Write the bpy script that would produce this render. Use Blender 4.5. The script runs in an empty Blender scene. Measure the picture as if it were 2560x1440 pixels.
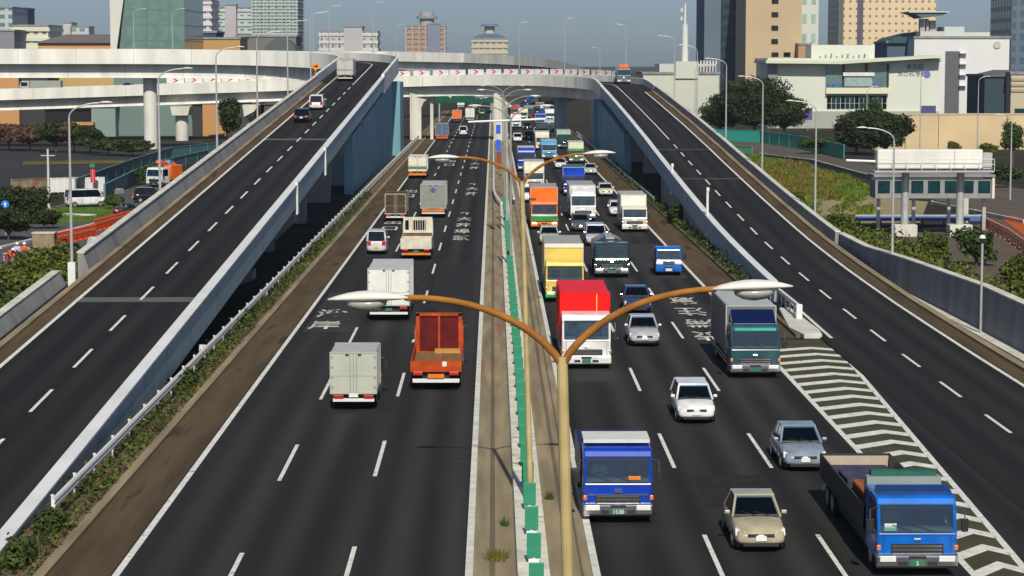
import bpy, bmesh, math, random
from mathutils import Vector, Matrix
R = math.radians
random.seed(7)
sc = bpy.context.scene
COL = sc.collection

# ------------------------------------------------------------ camera
FPX = 5640.0; H = 15.4
TH = math.atan(568/FPX); YAW = math.atan(47/FPX)
cam = bpy.data.cameras.new('camera'); cam_o = bpy.data.objects.new('camera', cam); COL.objects.link(cam_o)
cam.sensor_width = 36; cam.lens = 36*FPX/2560
cam.clip_start = 1; cam.clip_end = 12000
cam_o.location = (0, 0, H); cam_o.rotation_euler = (math.pi/2-TH, 0, -YAW)
sc.camera = cam_o
CM = cam_o.rotation_euler.to_matrix()
C0 = Vector((0, 0, H))
def ray(px, py): return CM @ Vector((px-1280, 720-py, -FPX))
def G(px, py, z=0.0):
    d = ray(px, py); return C0 + d*((z-H)/d.z)
def D(px, py, Y):
    d = ray(px, py); return C0 + d*(Y/d.y)
def Yz(zc, z=0.0): return (zc-(H-z)*math.sin(TH))/math.cos(TH)

# ------------------------------------------------------------ world and sun
SUN_EL = 40; SUN_AZ = 4          # behind the camera, a little to its right
w = bpy.data.worlds.new('World'); sc.world = w; w.use_nodes = True
nt = w.node_tree; nt.nodes.clear()
sky = nt.nodes.new('ShaderNodeTexSky'); sky.sky_type = 'NISHITA'; sky.sun_disc = False
sky.sun_elevation = R(SUN_EL); sky.sun_rotation = R(180-SUN_AZ); sky.altitude = 0
sky.air_density = .6; sky.dust_density = .9; sky.ozone_density = 4.0
bg = nt.nodes.new('ShaderNodeBackground'); bg.inputs['Strength'].default_value = 0.082
wo = nt.nodes.new('ShaderNodeOutputWorld')
nt.links.new(sky.outputs[0], bg.inputs[0]); nt.links.new(bg.outputs[0], wo.inputs[0])
sl = bpy.data.lights.new('sun', 'SUN'); so = bpy.data.objects.new('sun', sl); COL.objects.link(so)
sl.energy = 4.35; sl.angle = R(0.5); sl.color = (1.0, 0.93, 0.80)
sd = Vector((-math.sin(R(SUN_AZ))*math.cos(R(SUN_EL)), math.cos(R(SUN_AZ))*math.cos(R(SUN_EL)), -math.sin(R(SUN_EL))))
so.rotation_euler = sd.to_track_quat('-Z', 'Y').to_euler()
sc.view_settings.view_transform = 'Standard'; sc.view_settings.look = 'None'
sc.view_settings.exposure = 0.0; sc.view_settings.gamma = 1.0

# ------------------------------------------------------------ materials
MATS = {}
def pm(name, col, rough=.6, metal=0., var=.18, scale=1.5, coat=0., streak=None, detail=4, bump=0., spec=.5, emit=None, rnd=0., joint=None, track=None, mix=None):
    if name in MATS: return MATS[name]
    m = bpy.data.materials.new(name); m.use_nodes = True
    n = m.node_tree; b = n.nodes['Principled BSDF']; L = n.links
    b.inputs['Roughness'].default_value = rough; b.inputs['Metallic'].default_value = metal
    b.inputs['Specular IOR Level'].default_value = spec
    if coat: b.inputs['Coat Weight'].default_value = coat; b.inputs['Coat Roughness'].default_value = .08
    tc = n.nodes.new('ShaderNodeTexCoord'); mp = n.nodes.new('ShaderNodeMapping')
    L.new(tc.outputs['Object'], mp.inputs[0])
    if streak: mp.inputs['Scale'].default_value = streak
    nz = n.nodes.new('ShaderNodeTexNoise'); nz.inputs['Scale'].default_value = scale; nz.inputs['Detail'].default_value = detail
    L.new(mp.outputs[0], nz.inputs['Vector'])
    mr = n.nodes.new('ShaderNodeMapRange'); mr.inputs[1].default_value = .25; mr.inputs[2].default_value = .75
    mr.inputs[3].default_value = 1-var; mr.inputs[4].default_value = 1+var
    L.new(nz.outputs[0], mr.inputs[0])
    mx = n.nodes.new('ShaderNodeVectorMath'); mx.operation = 'SCALE'
    mx.inputs[0].default_value = col[:3]; L.new(mr.outputs[0], mx.inputs['Scale'])
    last = mx.outputs[0]
    if rnd:
        g = n.nodes.new('ShaderNodeNewGeometry'); r2 = n.nodes.new('ShaderNodeMapRange')
        r2.inputs[3].default_value = 1-rnd; r2.inputs[4].default_value = 1+rnd
        L.new(g.outputs['Random Per Island'], r2.inputs[0])
        m2 = n.nodes.new('ShaderNodeVectorMath'); m2.operation = 'SCALE'
        L.new(last, m2.inputs[0]); L.new(r2.outputs[0], m2.inputs['Scale']); last = m2.outputs[0]
    if joint or track:
        sp = n.nodes.new('ShaderNodeSeparateXYZ'); L.new(tc.outputs['Object'], sp.inputs[0])
        def MM(op, a, c=None):
            q = n.nodes.new('ShaderNodeMath'); q.operation = op
            for i, v in enumerate((a, c)):
                if v is None: continue
                if isinstance(v, (int, float)): q.inputs[i].default_value = v
                else: L.new(v, q.inputs[i])
            return q.outputs[0]
        if joint: fac = MM('SUBTRACT', 1., MM('MULTIPLY', MM('LESS_THAN', MM('FRACT', MM('DIVIDE', MM('ADD', MM('ADD', sp.outputs[0], sp.outputs[1]), 500.), joint[0])), joint[1]), joint[2]))
        else:
            n3 = n.nodes.new('ShaderNodeTexNoise'); n3.inputs['Scale'].default_value = .05; L.new(tc.outputs['Object'], n3.inputs['Vector'])
            ph = MM('MULTIPLY', MM('SUBTRACT', sp.outputs[0], track[0]), 2*math.pi/track[1])
            fac = MM('ADD', 1., MM('MULTIPLY', MM('SINE', ph), MM('MULTIPLY', n3.outputs[0], track[2])))
            v4 = n.nodes.new('ShaderNodeTexVoronoi'); v4.inputs['Scale'].default_value = .09; L.new(mp.outputs[0], v4.inputs['Vector'])
            fac = MM('MULTIPLY', fac, MM('ADD', .86, MM('MULTIPLY', MM('LESS_THAN', v4.outputs['Distance'], .33), .14)))
        m3 = n.nodes.new('ShaderNodeVectorMath'); m3.operation = 'SCALE'; L.new(last, m3.inputs[0]); L.new(fac, m3.inputs['Scale']); last = m3.outputs[0]
    if mix:
        n5 = n.nodes.new('ShaderNodeTexNoise'); n5.inputs['Scale'].default_value = mix[1]; n5.inputs['Detail'].default_value = 5; L.new(mp.outputs[0], n5.inputs['Vector'])
        r5 = n.nodes.new('ShaderNodeMapRange'); r5.inputs[1].default_value = mix[2]; r5.inputs[2].default_value = mix[2]+.06; L.new(n5.outputs[0], r5.inputs[0])
        x5 = n.nodes.new('ShaderNodeMix'); x5.data_type = 'RGBA'; L.new(r5.outputs[0], x5.inputs[0]); L.new(last, x5.inputs[6]); x5.inputs[7].default_value = (*mix[0], 1); last = x5.outputs[2]
    L.new(last, b.inputs['Base Color'])
    if bump:
        bp = n.nodes.new('ShaderNodeBump'); bp.inputs['Strength'].default_value = bump
        n2 = n.nodes.new('ShaderNodeTexNoise'); n2.inputs['Scale'].default_value = scale*6; L.new(tc.outputs['Object'], n2.inputs['Vector'])
        L.new(n2.outputs[0], bp.inputs['Height']); L.new(bp.outputs[0], b.inputs['Normal'])
    if emit: b.inputs['Emission Color'].default_value = (*emit[:3], 1); b.inputs['Emission Strength'].default_value = emit[3]
    MATS[name] = m; return m

def facade(name, wall, glass, wu, wv, fu, fv, rough=.6, grough=.25):
    """wall with a procedural grid of window openings, for towers whose windows are about a pixel"""
    if name in MATS: return MATS[name]
    m = bpy.data.materials.new(name); m.use_nodes = True
    n = m.node_tree; b = n.nodes['Principled BSDF']; L = n.links
    tc = n.nodes.new('ShaderNodeTexCoord'); sp = n.nodes.new('ShaderNodeSeparateXYZ'); L.new(tc.outputs['Object'], sp.inputs[0])
    def M(op, a, b_=None):
        q = n.nodes.new('ShaderNodeMath'); q.operation = op
        for i, v in enumerate((a, b_)):
            if v is None: continue
            if isinstance(v, (int, float)): q.inputs[i].default_value = v
            else: L.new(v, q.inputs[i])
        return q.outputs[0]
    u = M('FRACT', M('DIVIDE', M('ADD', sp.outputs[0], M('ADD', sp.outputs[1], 500.)), wu)); v = M('FRACT', M('DIVIDE', sp.outputs[2], wv))
    g = n.nodes.new('ShaderNodeNewGeometry'); sn = n.nodes.new('ShaderNodeSeparateXYZ'); L.new(g.outputs['Normal'], sn.inputs[0])
    side = M('LESS_THAN', M('ABSOLUTE', sn.outputs[2]), .5)
    k = M('MULTIPLY', M('MULTIPLY', M('LESS_THAN', u, fu), M('LESS_THAN', v, fv)), side)
    nz = n.nodes.new('ShaderNodeTexNoise'); nz.inputs['Scale'].default_value = .35; L.new(tc.outputs['Object'], nz.inputs['Vector'])
    mr = n.nodes.new('ShaderNodeMapRange'); mr.inputs[3].default_value = .6; mr.inputs[4].default_value = 1.4; L.new(nz.outputs[0], mr.inputs[0])
    sc2 = n.nodes.new('ShaderNodeVectorMath'); sc2.operation = 'SCALE'; sc2.inputs[0].default_value = glass; L.new(mr.outputs[0], sc2.inputs['Scale'])
    mx = n.nodes.new('ShaderNodeMix'); mx.data_type = 'RGBA'; L.new(k, mx.inputs[0]); mx.inputs[6].default_value = (*wall, 1); L.new(sc2.outputs[0], mx.inputs[7])
    L.new(mx.outputs[2], b.inputs['Base Color'])
    L.new(M('ADD', M('MULTIPLY', k, grough-rough), rough), b.inputs['Roughness'])
    MATS[name] = m; return m

ASPH = pm('asphalt', (.0230, .0217, .0196), .85, track=(-7.9+.9, 1.78, .75), var=.5, scale=.55, streak=(1, .012, 1), detail=6, bump=.12, spec=.28)
ASPH2 = pm('asphalt_ramp', (.0165, .0155, .0139), .85, track=(.4, 1.7, .65), var=.45, scale=.55, streak=(1, .012, 1), detail=6, bump=.12, spec=.28)
ASPHO = pm('asphalt_olive', (.058, .06, .032), .9, var=.22, scale=.7, spec=.2)
BROWN = pm('shoulder_brown', (.088, .062, .033), .9, var=.5, scale=.9, streak=(1, .10, 1), spec=.2, detail=8, mix=((.045, .034, .022), .9, .60))
PAINT = pm('road_paint', (.68, .68, .63), .7, var=.2, scale=2.5, detail=6, mix=((.22, .22, .21), 2.6, .64))
PAINTD = pm('road_paint_worn', (.50, .49, .43), .75, var=.35, scale=3, detail=6)
CONC = pm('concrete_pale', (.58, .57, .50), .8, var=.22, scale=.6, streak=(1, 1, .25), joint=(5., .012, .45), detail=7)
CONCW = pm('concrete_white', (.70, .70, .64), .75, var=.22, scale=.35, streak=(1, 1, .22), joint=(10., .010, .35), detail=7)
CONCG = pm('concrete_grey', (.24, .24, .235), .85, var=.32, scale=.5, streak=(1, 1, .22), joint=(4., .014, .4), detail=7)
CONCB = pm('concrete_shade_blue', (.26, .36, .42), .6, var=.2, scale=.5, streak=(1, 1, .25), joint=(6., .010, .4), detail=7)  # bluish shade of parapet sides and piers is put into this concrete colour
CONCT = pm('wall_blue', (.16, .34, .42), .7, var=.3, scale=.2, detail=7, streak=(1, 1, .3))
TAN = pm('median_tan', (.25, .20, .12), .9, var=.4, scale=1.2, streak=(1.5, .12, 1), detail=8, mix=((.24, .12, .07), .5, .60))
TAND = pm('median_tan_dark', (.13, .10, .06), .9, var=.3, scale=1.2, streak=(1.5, .12, 1))
CREAM = pm('barrier_cream', (.62, .61, .50), .8, var=.25, scale=1.5, detail=7, mix=((.30, .25, .16), 1.3, .64))
GREEN = pm('panel_green', (.02, .22, .12), .5, var=.35, scale=1.2)
STEEL = pm('galvanised', (.48, .49, .48), .45, metal=.35, var=.12)
STEELW = pm('white_steel', (.72, .72, .70), .45, var=.08)
RUST = pm('rusted_pole', (.30, .115, .012), .8, var=.4, scale=2.5, detail=6)
RUSTP = pm('pole_weathered', (.46, .36, .16), .7, var=.3, scale=1.2, detail=5, mix=((.42, .12, .01), .55, .60))
BLACK = pm('black_rubber', (.012, .012, .013), .7)
DARK = pm('dark_underbody', (.02, .02, .022), .7)
GLASS = pm('window_glass', (.003, .006, .016), .06, var=.3, scale=.8, spec=.35)
GLASSG = pm('window_glass_green', (.010, .040, .045), .08, var=.5, scale=1.2, spec=.4)
CHROME = pm('chrome', (.75, .76, .78), .18, metal=1., var=.1)
LAMPG = pm('lamp_glass', (.75, .77, .74), .15, var=.1, coat=.6)
REDL = pm('tail_red', (.45, .015, .012), .3, coat=.5)
ORGL = pm('indicator_orange', (.7, .2, .02), .3, coat=.5)
PLATEW = pm('plate_white', (.7, .72, .66), .5)
PLATEG = pm('plate_green', (.03, .16, .09), .5)
PLATEY = pm('plate_yellow', (.75, .55, .05), .5)
EARTH = pm('ground_earth', (.036, .034, .024), .95, var=.35, scale=.12, detail=8, spec=.1)
GRASS = pm('grass', (.09, .15, .018), .95, var=.45, scale=.35, detail=8, spec=.1)
GRASSD = pm('grass_dry', (.12, .10, .02), .95, var=.4, scale=.3, detail=8, spec=.1)
SAND = pm('sand', (.30, .25, .15), .95, var=.2, scale=.3, detail=7, spec=.1)
LEAF = pm('leaves', (.040, .066, .012), .7, var=.5, scale=.4, rnd=.55, spec=.25)
LEAFD = pm('leaves_dark', (.026, .040, .010), .75, var=.55, scale=.35, rnd=.65, spec=.2)
LEAFY = pm('leaves_yellow', (.10, .10, .015), .7, var=.4, scale=.5, rnd=.5, spec=.25)
LEAFL = pm('leaves_light', (.075, .098, .014), .75, var=.5, scale=.5, rnd=.55, spec=.2)
BARK = pm('bark', (.09, .06, .035), .95, var=.3, scale=4)
def paint(name, col, rough=.32): return pm('paint_'+name, col, rough, var=.24, coat=.35, scale=1.6, detail=7)
def seeglass(name, tint, refl):
    m = bpy.data.materials.new(name); m.use_nodes = True; n = m.node_tree; n.nodes.clear(); L = n.links
    o = n.nodes.new('ShaderNodeOutputMaterial'); t_ = n.nodes.new('ShaderNodeBsdfTransparent'); t_.inputs[0].default_value = (*tint, 1)
    g = n.nodes.new('ShaderNodeBsdfGlossy'); g.inputs['Roughness'].default_value = .03; g.inputs[0].default_value = (.9, .95, 1, 1)
    f = n.nodes.new('ShaderNodeFresnel'); f.inputs[0].default_value = refl; mx = n.nodes.new('ShaderNodeMixShader')
    L.new(f.outputs[0], mx.inputs[0]); L.new(t_.outputs[0], mx.inputs[1]); L.new(g.outputs[0], mx.inputs[2]); L.new(mx.outputs[0], o.inputs[0]); return m
CLEAR = seeglass('clear_windshield', (.66, .82, .82), 1.7)
CLEARC = seeglass('clear_car_glass', (.66, .76, .84), 1.6)
def matte(name, col, rough=.6, var=.1, **k): return pm('matte_'+name, col, rough, var=var, spec=.25, **k)

# ------------------------------------------------------------ mesh builder
class MB:
    def __init__(s): s.v = []; s.f = []
    def box(s, x0, x1, y0, y1, z0, z1, taper=None):
        b = len(s.v); tx, ty = taper or (0, 0)
        s.v += [(x0,y0,z0),(x1,y0,z0),(x1,y1,z0),(x0,y1,z0),(x0+tx,y0+ty,z1),(x1-tx,y0+ty,z1),(x1-tx,y1-ty,z1),(x0+tx,y1-ty,z1)]
        s.f += [tuple(b+i for i in q) for q in ((0,3,2,1),(4,5,6,7),(0,1,5,4),(1,2,6,5),(2,3,7,6),(3,0,4,7))]; return s
    def hull8(s, pts):
        b = len(s.v); s.v += [tuple(p) for p in pts]
        s.f += [tuple(b+i for i in q) for q in ((0,3,2,1),(4,5,6,7),(0,1,5,4),(1,2,6,5),(2,3,7,6),(3,0,4,7))]; return s
    def quad(s, *p):
        b = len(s.v); s.v += [tuple(q) for q in p]; s.f.append(tuple(range(b, b+len(p)))); return s
    def slab(s, pts, t):
        """quad or polygon pts given thickness t along -normal"""
        P = [Vector(p) for p in pts]; n = (P[1]-P[0]).cross(P[2]-P[0]).normalized()
        ar = sum(P[i].x*P[(i+1) % len(P)].y-P[(i+1) % len(P)].x*P[i].y for i in range(len(P)))
        if abs(n.z) > .99: n = Vector((0, 0, 1)); P = P if ar > 0 else P[::-1]
        Q = [p-n*t for p in P]; k = len(P); b = len(s.v); s.v += [tuple(p) for p in P+Q]
        s.f.append(tuple(range(b, b+k))); s.f.append(tuple(range(b+2*k-1, b+k-1, -1)))
        for i in range(k): j = (i+1) % k; s.f.append((b+i, b+k+i, b+k+j, b+j))
        return s
    def tube(s, pts, r, n=8, cap=True):
        pts = [Vector(p) for p in pts]; rr = r if isinstance(r, (list, tuple)) else [r]*len(pts)
        b = len(s.v); up = None
        for i, p in enumerate(pts):
            t = (pts[min(i+1, len(pts)-1)]-pts[max(i-1, 0)]).normalized()
            if up is None: up = Vector((0, 0, 1)) if abs(t.z) < .9 else Vector((1, 0, 0))
            a = t.cross(up).normalized(); c = a.cross(t).normalized(); up = c
            for k in range(n):
                q = p+(a*math.cos(2*math.pi*k/n)+c*math.sin(2*math.pi*k/n))*rr[i]; s.v.append(tuple(q))
        for i in range(len(pts)-1):
            for k in range(n):
                k2 = (k+1) % n; s.f.append((b+i*n+k, b+i*n+k2, b+(i+1)*n+k2, b+(i+1)*n+k))
        if cap:
            s.f.append(tuple(b+k for k in range(n-1, -1, -1))); e = b+(len(pts)-1)*n; s.f.append(tuple(e+k for k in range(n)))
        return s
    def prism(s, prof, a0, a1, axis='x'):
        """prof: list of 2D points; axis x: (y,z); axis y: (x,z); axis z: (x,y)"""
        b = len(s.v); k = len(prof)
        for a in (a0, a1):
            for p in prof:
                s.v.append((a, p[0], p[1]) if axis == 'x' else (p[0], a, p[1]) if axis == 'y' else (p[0], p[1], a))
        s.f.append(tuple(range(b+k-1, b-1, -1))); s.f.append(tuple(range(b+k, b+2*k)))
        for i in range(k): j = (i+1) % k; s.f.append((b+i, b+j, b+k+j, b+k+i))
        return s
    def rings(s, rings, cap=True):
        b = len(s.v); n = len(rings[0])
        for r in rings: s.v += [tuple(p) for p in r]
        for i in range(len(rings)-1):
            for k in range(n):
                k2 = (k+1) % n; s.f.append((b+i*n+k, b+i*n+k2, b+(i+1)*n+k2, b+(i+1)*n+k))
        if cap:
            s.f.append(tuple(b+k for k in range(n-1, -1, -1))); e = b+(len(rings)-1)*n; s.f.append(tuple(e+k for k in range(n)))
        return s
    def sweep(s, path, prof, closed=True):
        """prof: list of (lateral right, dz) swept along path"""
        b = len(s.v); n = len(prof); P = [Vector(p) for p in path]
        for i, p in enumerate(P):
            t = P[min(i+1, len(P)-1)]-P[max(i-1, 0)]; t.z = 0; t.normalize(); rt = Vector((t.y, -t.x, 0))
            for (a, z) in prof: q = p+rt*a; s.v.append((q.x, q.y, q.z+z))
        for i in range(len(P)-1):
            for k in range(n if closed else n-1):
                k2 = (k+1) % n; s.f.append((b+i*n+k, b+i*n+k2, b+(i+1)*n+k2, b+(i+1)*n+k))
        if closed: s.f.append(tuple(b+k for k in range(n-1, -1, -1))); e = b+(len(P)-1)*n; s.f.append(tuple(e+k for k in range(n)))
        return s
    def build(s, name, mat, parent=None, world=False, bevel=0., smooth=False, sub=0, fix=True):
        me = bpy.data.meshes.new(name); v = s.v
        if world and parent is not None:
            l = parent.location; v = [(a-l.x, b-l.y, c-l.z) for a, b, c in v]
        me.from_pydata(v, [], s.f)
        if fix:
            bm = bmesh.new(); bm.from_mesh(me); bmesh.ops.recalc_face_normals(bm, faces=bm.faces); bm.to_mesh(me); bm.free()
        me.materials.append(mat)
        if smooth: me.shade_smooth() if hasattr(me, 'shade_smooth') else me.polygons.foreach_set('use_smooth', [True]*len(me.polygons))
        o = bpy.data.objects.new(name, me); COL.objects.link(o)
        if parent is not None: o.parent = parent
        if bevel:
            bv = o.modifiers.new('bevel', 'BEVEL'); bv.width = bevel; bv.segments = 2; bv.limit_method = 'ANGLE'; bv.angle_limit = R(35)
        if sub: ss = o.modifiers.new('sub', 'SUBSURF'); ss.levels = sub; ss.render_levels = sub
        return o
def bx(name, mat, parent, *a, **k):
    tp = k.pop('taper', None); return MB().box(*a, taper=tp).build(name, mat, parent, **k)
def tag(o, label, cat=None, group=None, kind=None):
    if label: o['label'] = label
    if cat: o['category'] = cat
    if group: o['group'] = group
    if kind: o['kind'] = kind
    return o
def thing(name, label, cat, loc=(0, 0, 0), rz=0, group=None):
    o = bpy.data.objects.new(name, None); COL.objects.link(o); o.location = loc; o.rotation_euler = (0, 0, rz)
    o.empty_display_size = .3; return tag(o, label, cat, group)
def struct(name, mb, mat, **k): return tag(mb.build(name, mat, **k), None, kind='structure')
def copy_tree(root, loc, rz=None, label=None, scale=None):
    def cp(o, par):
        c = o.copy(); COL.objects.link(c); c.parent = par
        for ch in CH.get(o.name, []): cp(ch, c)
        return c
    CH = {}
    for o in COL.objects:
        if o.parent: CH.setdefault(o.parent.name, []).append(o)
    r = cp(root, None); r.location = loc
    if rz is not None: r.rotation_euler = (0, 0, rz)
    if scale: r.scale = scale
    if label: r['label'] = label
    return r
def text_mesh(name, body, mat, parent, M, size=1., extrude=.0, align='CENTER', bold=0.):
    c = bpy.data.curves.new(name, 'FONT'); c.body = body; c.offset = bold; c.size = size; c.align_x = align; c.align_y = 'CENTER'; c.extrude = extrude
    t = bpy.data.objects.new(name, c); COL.objects.link(t)
    dg = bpy.context.evaluated_depsgraph_get(); me = bpy.data.meshes.new_from_object(t.evaluated_get(dg)); me.name = name
    bpy.data.objects.remove(t); bpy.data.curves.remove(c)
    me.transform(M); me.materials.clear(); me.materials.append(mat)
    o = bpy.data.objects.new(name, me); COL.objects.link(o); o.parent = parent; return o
def nth(k):
    return ORD[k] if k < 20 else '%d%s' % (k+1, {1: 'st', 2: 'nd', 3: 'rd'}.get((k+1) % 10, 'th'))
ORD = ['nearest', 'second', 'third', 'fourth', 'fifth', 'sixth', 'seventh', 'eighth', 'ninth', 'tenth', 'eleventh', 'twelfth', 'thirteenth', 'fourteenth', 'fifteenth', 'sixteenth', 'seventeenth', 'eighteenth', 'nineteenth', 'twentieth']

# ------------------------------------------------------------ ground and roads
m = MB(); m.box(-2500, -25.4, -60, 6000, -.6, -.06); m.box(-15.4, 2500, -60, 6000, -.6, -.06); m.box(-25.4, -15.4, 84, 6000, -.6, -.06); m.box(-25.4, -15.4, -60, 84, -2.6, -2.2)
struct('ground', m, EARTH)
YN, YF = 30, 900
def flat(name, x0, x1, y0, y1, z, mat): return struct(name, MB().box(x0, x1, y0, y1, -.05, z), mat)
flat('main_road', -13.4, 16.9, YN, 1500, 0., ASPH)
flat('merge_asphalt', 16.9, 18.21, YN, 150, .004, ASPH)
flat('shoulder_strip', -13.4, -11.55, YN, 700, .004, BROWN)
flat('road_shoulder', 14.6, 16.9, 125, 700, .004, BROWN)
struct('gore_asphalt', MB().slab([(14.5, 60, .008), (16.0, 60, .008), (18.5, 124, .008), (14.5, 124, .008)], .004), ASPHO)
# bare strips beside the left carriageway: gutter, kerb, soil
struct('kerb', MB().box(-13.75, -13.4, YN, 700, -.05, .13), TAN)
struct('gutter', MB().box(-14.0, -13.75, YN, 700, -.05, .05), TAND)
struct('soil_strip', MB().box(-15.4, -14.0, YN, 700, -.05, .10), pm('soil', (.13, .09, .045), .95, var=.35, scale=.8))

def dashes(m, X, zc0, n, ln, cyc, wd=.15, zf=None, Xf=None, start=0):
    for k in range(start, n):
        a = zc0+k*cyc; ya, yb = (a-1.54)/.995, (a+ln-1.54)/.995
        m.slab([(X-wd/2, ya, .008), (X+wd/2, ya, .008), (X+wd/2, yb, .008), (X-wd/2, yb, .008)], .004)
mk = MB()
dashes(mk, -7.9, 83.2, 40, 7.8, 20, start=-1); dashes(mk, -4.42, 84.1, 40, 7.8, 20, start=-1)
dashes(mk, 6.88, 85.7, 40, 7.9, 20, start=-1); dashes(mk, 10.58, 85.7, 40, 7.9, 20, start=-1)
mk.slab([(-11.47, YN, .009), (-11.25, YN, .009), (-11.25, 900, .009), (-11.47, 900, .009)], .004)
mk.slab([(14.35, YN, .012), (14.58, YN, .012), (14.58, 700, .012), (14.35, 700, .012)], .004)
gx = lambda y: 16.1+(18.75-16.1)*(min(max(y, 60), 125)-66)/59
mk.slab([(gx(60)-.1, 60, .012), (gx(60)+.13, 60, .012), (gx(125)+.13, 125, .012), (gx(125)-.1, 125, .012)], .004)
y = 60.
while y < 121.5:
    a, b_ = 14.58, gx(y)-.1; ap = a+(b_-a)*.66; wd = .9
    mk.slab([(a, y-1.3, .012), (ap, y, .012), (ap, y+wd, .012), (a, y-1.3+wd, .012)], .004)
    mk.slab([(ap, y, .012), (b_, y-.8, .012), (b_, y-.8+wd, .012), (ap, y+wd, .012)], .004)
    y += 2.5
rm = struct('road_markings', mk, PAINT)
# tar joints and patches across the asphalt
pt = MB()
for (xa, xb, yy) in ((-4.2, -.9, 86.5), (-13, -1, 258.), (3.3, 14, 150.), (-13, -1, 330)): pt.slab([(xa, yy, .006), (xb, yy, .006), (xb, yy+.25, .006), (xa, yy+.25, .006)], .003)
for i, (xa, xb, ya, yb, c) in enumerate(((-7.6, -5.0, 98, 107, .020), (4.0, 6.2, 108, 121, .034), (-10.9, -8.3, 128, 150, .033), (7.4, 10.1, 77, 83, .019), (-4.1, -1.3, 140, 170, .020), (11.2, 13.9, 160, 190, .034))):
    struct('asphalt_patch', MB().slab([(xa, ya, .0045), (xb, ya, .0045), (xb, yb, .0045), (xa, yb, .0045)], .003), pm('patch%d' % i, (c, c*.96, c*.88), .85, var=.35, scale=1.2, spec=.25))
struct('tar_joint', pt, pm('tar', (.012, .012, .012), .6))
# painted words on the road
def word(chars, x, y, w_, h_, step, mat, flip=False):
    for i, c in enumerate(chars):
        yy = y-i*step if not flip else y+i*step
        M = Matrix.Translation((x, yy, .014)) @ Matrix.Rotation(math.pi if flip else 0, 4, 'Z') @ Matrix.Diagonal((w_, h_, 1, 1))
        o = text_mesh('painted_word', c, mat, None, M, 1.0, bold=.018)
        bold = o.modifiers.new('th', 'SOLIDIFY'); bold.thickness = .003; bold.offset = 1; tag(o, None, kind='structure')
def Xg(px, py): return G(px, py)
for (s, px, py, w_, h_, st) in (('↑大井埠頭', 1163, 534, 1.5, 5.5, 8), ('↑大井', 1182, 461, 1.5, 7, 10), ('↑大井', 1189, 400, 1.5, 8, 13), ('湾岸', 830, 785, 1.9, 4.5, 6), ('出口', 1027, 478, 1.9, 7, 9.5), ('出口', 983, 556, 1.9, 5.5, 8), ('出口', 1127, 403, 1.9, 8, 12)):
    p = G(px, py); word(s, p.x, p.y, w_, h_, st, PAINTD)
p = G(1783, 838); word('渋滞注意', p.x-.2, p.y, 1.9, 4.6, 6.2, PAINTD, flip=True)

# ------------------------------------------------------------ central reservation
MX0, MX1 = -.85, 3.2
struct('median_strip', MB().box(-.62, 2.97, YN, 900, -.05, .10), TAN)
g = MB(); g.box(-.12, .05, YN, 900, .0, .104); g.box(2.25, 2.40, YN, 900, .0, .104); g.box(2.62, 2.70, YN, 900, .0, .104)
struct('median_gutter', g, TAND)
def kerbrow(x0, x1, lbl):
    g = MB(); y = YN
    while y < 420:
        L_ = 2.0 if y < 200 else 8.; g.box(x0, x1, y, y+L_-.03, -.05, .15+random.uniform(-.004, .004)); y += L_
    g.box(x0, x1, 420, 900, -.05, .15)
    struct('white_kerb', g, pm('kerb_white', (.60, .61, .55), .8, var=.22, scale=1.6))
kerbrow(-.85, -.62, 'l'); kerbrow(2.97, 3.2, 'r')
mb_ = thing('median_barrier', 'low cream concrete barrier wall running down the middle of the central reservation', 'barrier', (1.18, 75, 0))
g = MB(); y = YN; 
while y < 240:
    g.box(.66, 1.70, y, y+1.0-.045, .0, .52, taper=(.05, 0)); y += 1.0
g.build('wall', CREAM, mb_, world=True, bevel=0)
MB().box(.70, 1.66, YN, 240, .0, .47).build('core', TAND, mb_, world=True)
# green anti-glare panels, each a thing of its own
pan = None; k = 0; y = 62.0; NPAN = 44
while k < NPAN:
    lab = 'green anti-glare panel on the median barrier, number %d counting away from the bottom edge of the picture' % (k+1)
    lab = 'green anti glare panel on the cream median barrier, %s from the camera' % nth(k)
    if pan is None:
        pan = thing('antiglare_panel', lab, 'panel', (1.20, y, .52), 0, 'green panels along the median barrier')
        bx('panel', GREEN, pan, -.21, .21, -.03, .03, .16, .92, bevel=.02); bx('foot', STEELW, pan, -.16, .16, -.06, .06, 0, .14)
        bx('bracket', STEELW, pan, -.04, .04, -.02, .02, .13, .17)
    else: copy_tree(pan, (1.20, y, .52), 0, lab)
    k += 1; y += 4.0
# pipe rail that swings out of the barrier end
r1 = thing('median_guardrail', 'pale steel guardrail along the left of the far central reservation', 'guardrail', (.2, 245, 0))
MB().tube([(.9, 236, .5), (.3, 246, .75), (.05, 256, .8), (.05, 420, .8)], .13, 8).build('rail', STEELW, r1, world=True)
g0 = MB().tube([(0, 0, 0), (0, 0, .8)], .07, 6)
for k in range(26): g0_ = g0.build('post', STEEL, r1) if k == 0 else g0_.copy(); (COL.objects.link(g0_) if k else None); g0_.location = (-.15, 12+6.5*k, 0); g0_.parent = r1
r2 = thing('median_guardrail', 'pale steel guardrail along the right of the far central reservation', 'guardrail', (2.2, 245, 0))
MB().tube([(2.2, 240, .8), (2.2, 420, .8)], .12, 8).build('rail', STEELW, r2, world=True)
for k in range(26): g1_ = g0.build('post', STEEL, r2) if k == 0 else g1_.copy(); (COL.objects.link(g1_) if k else None); g1_.location = (0, 6.5*k, 0); g1_.parent = r2

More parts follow.
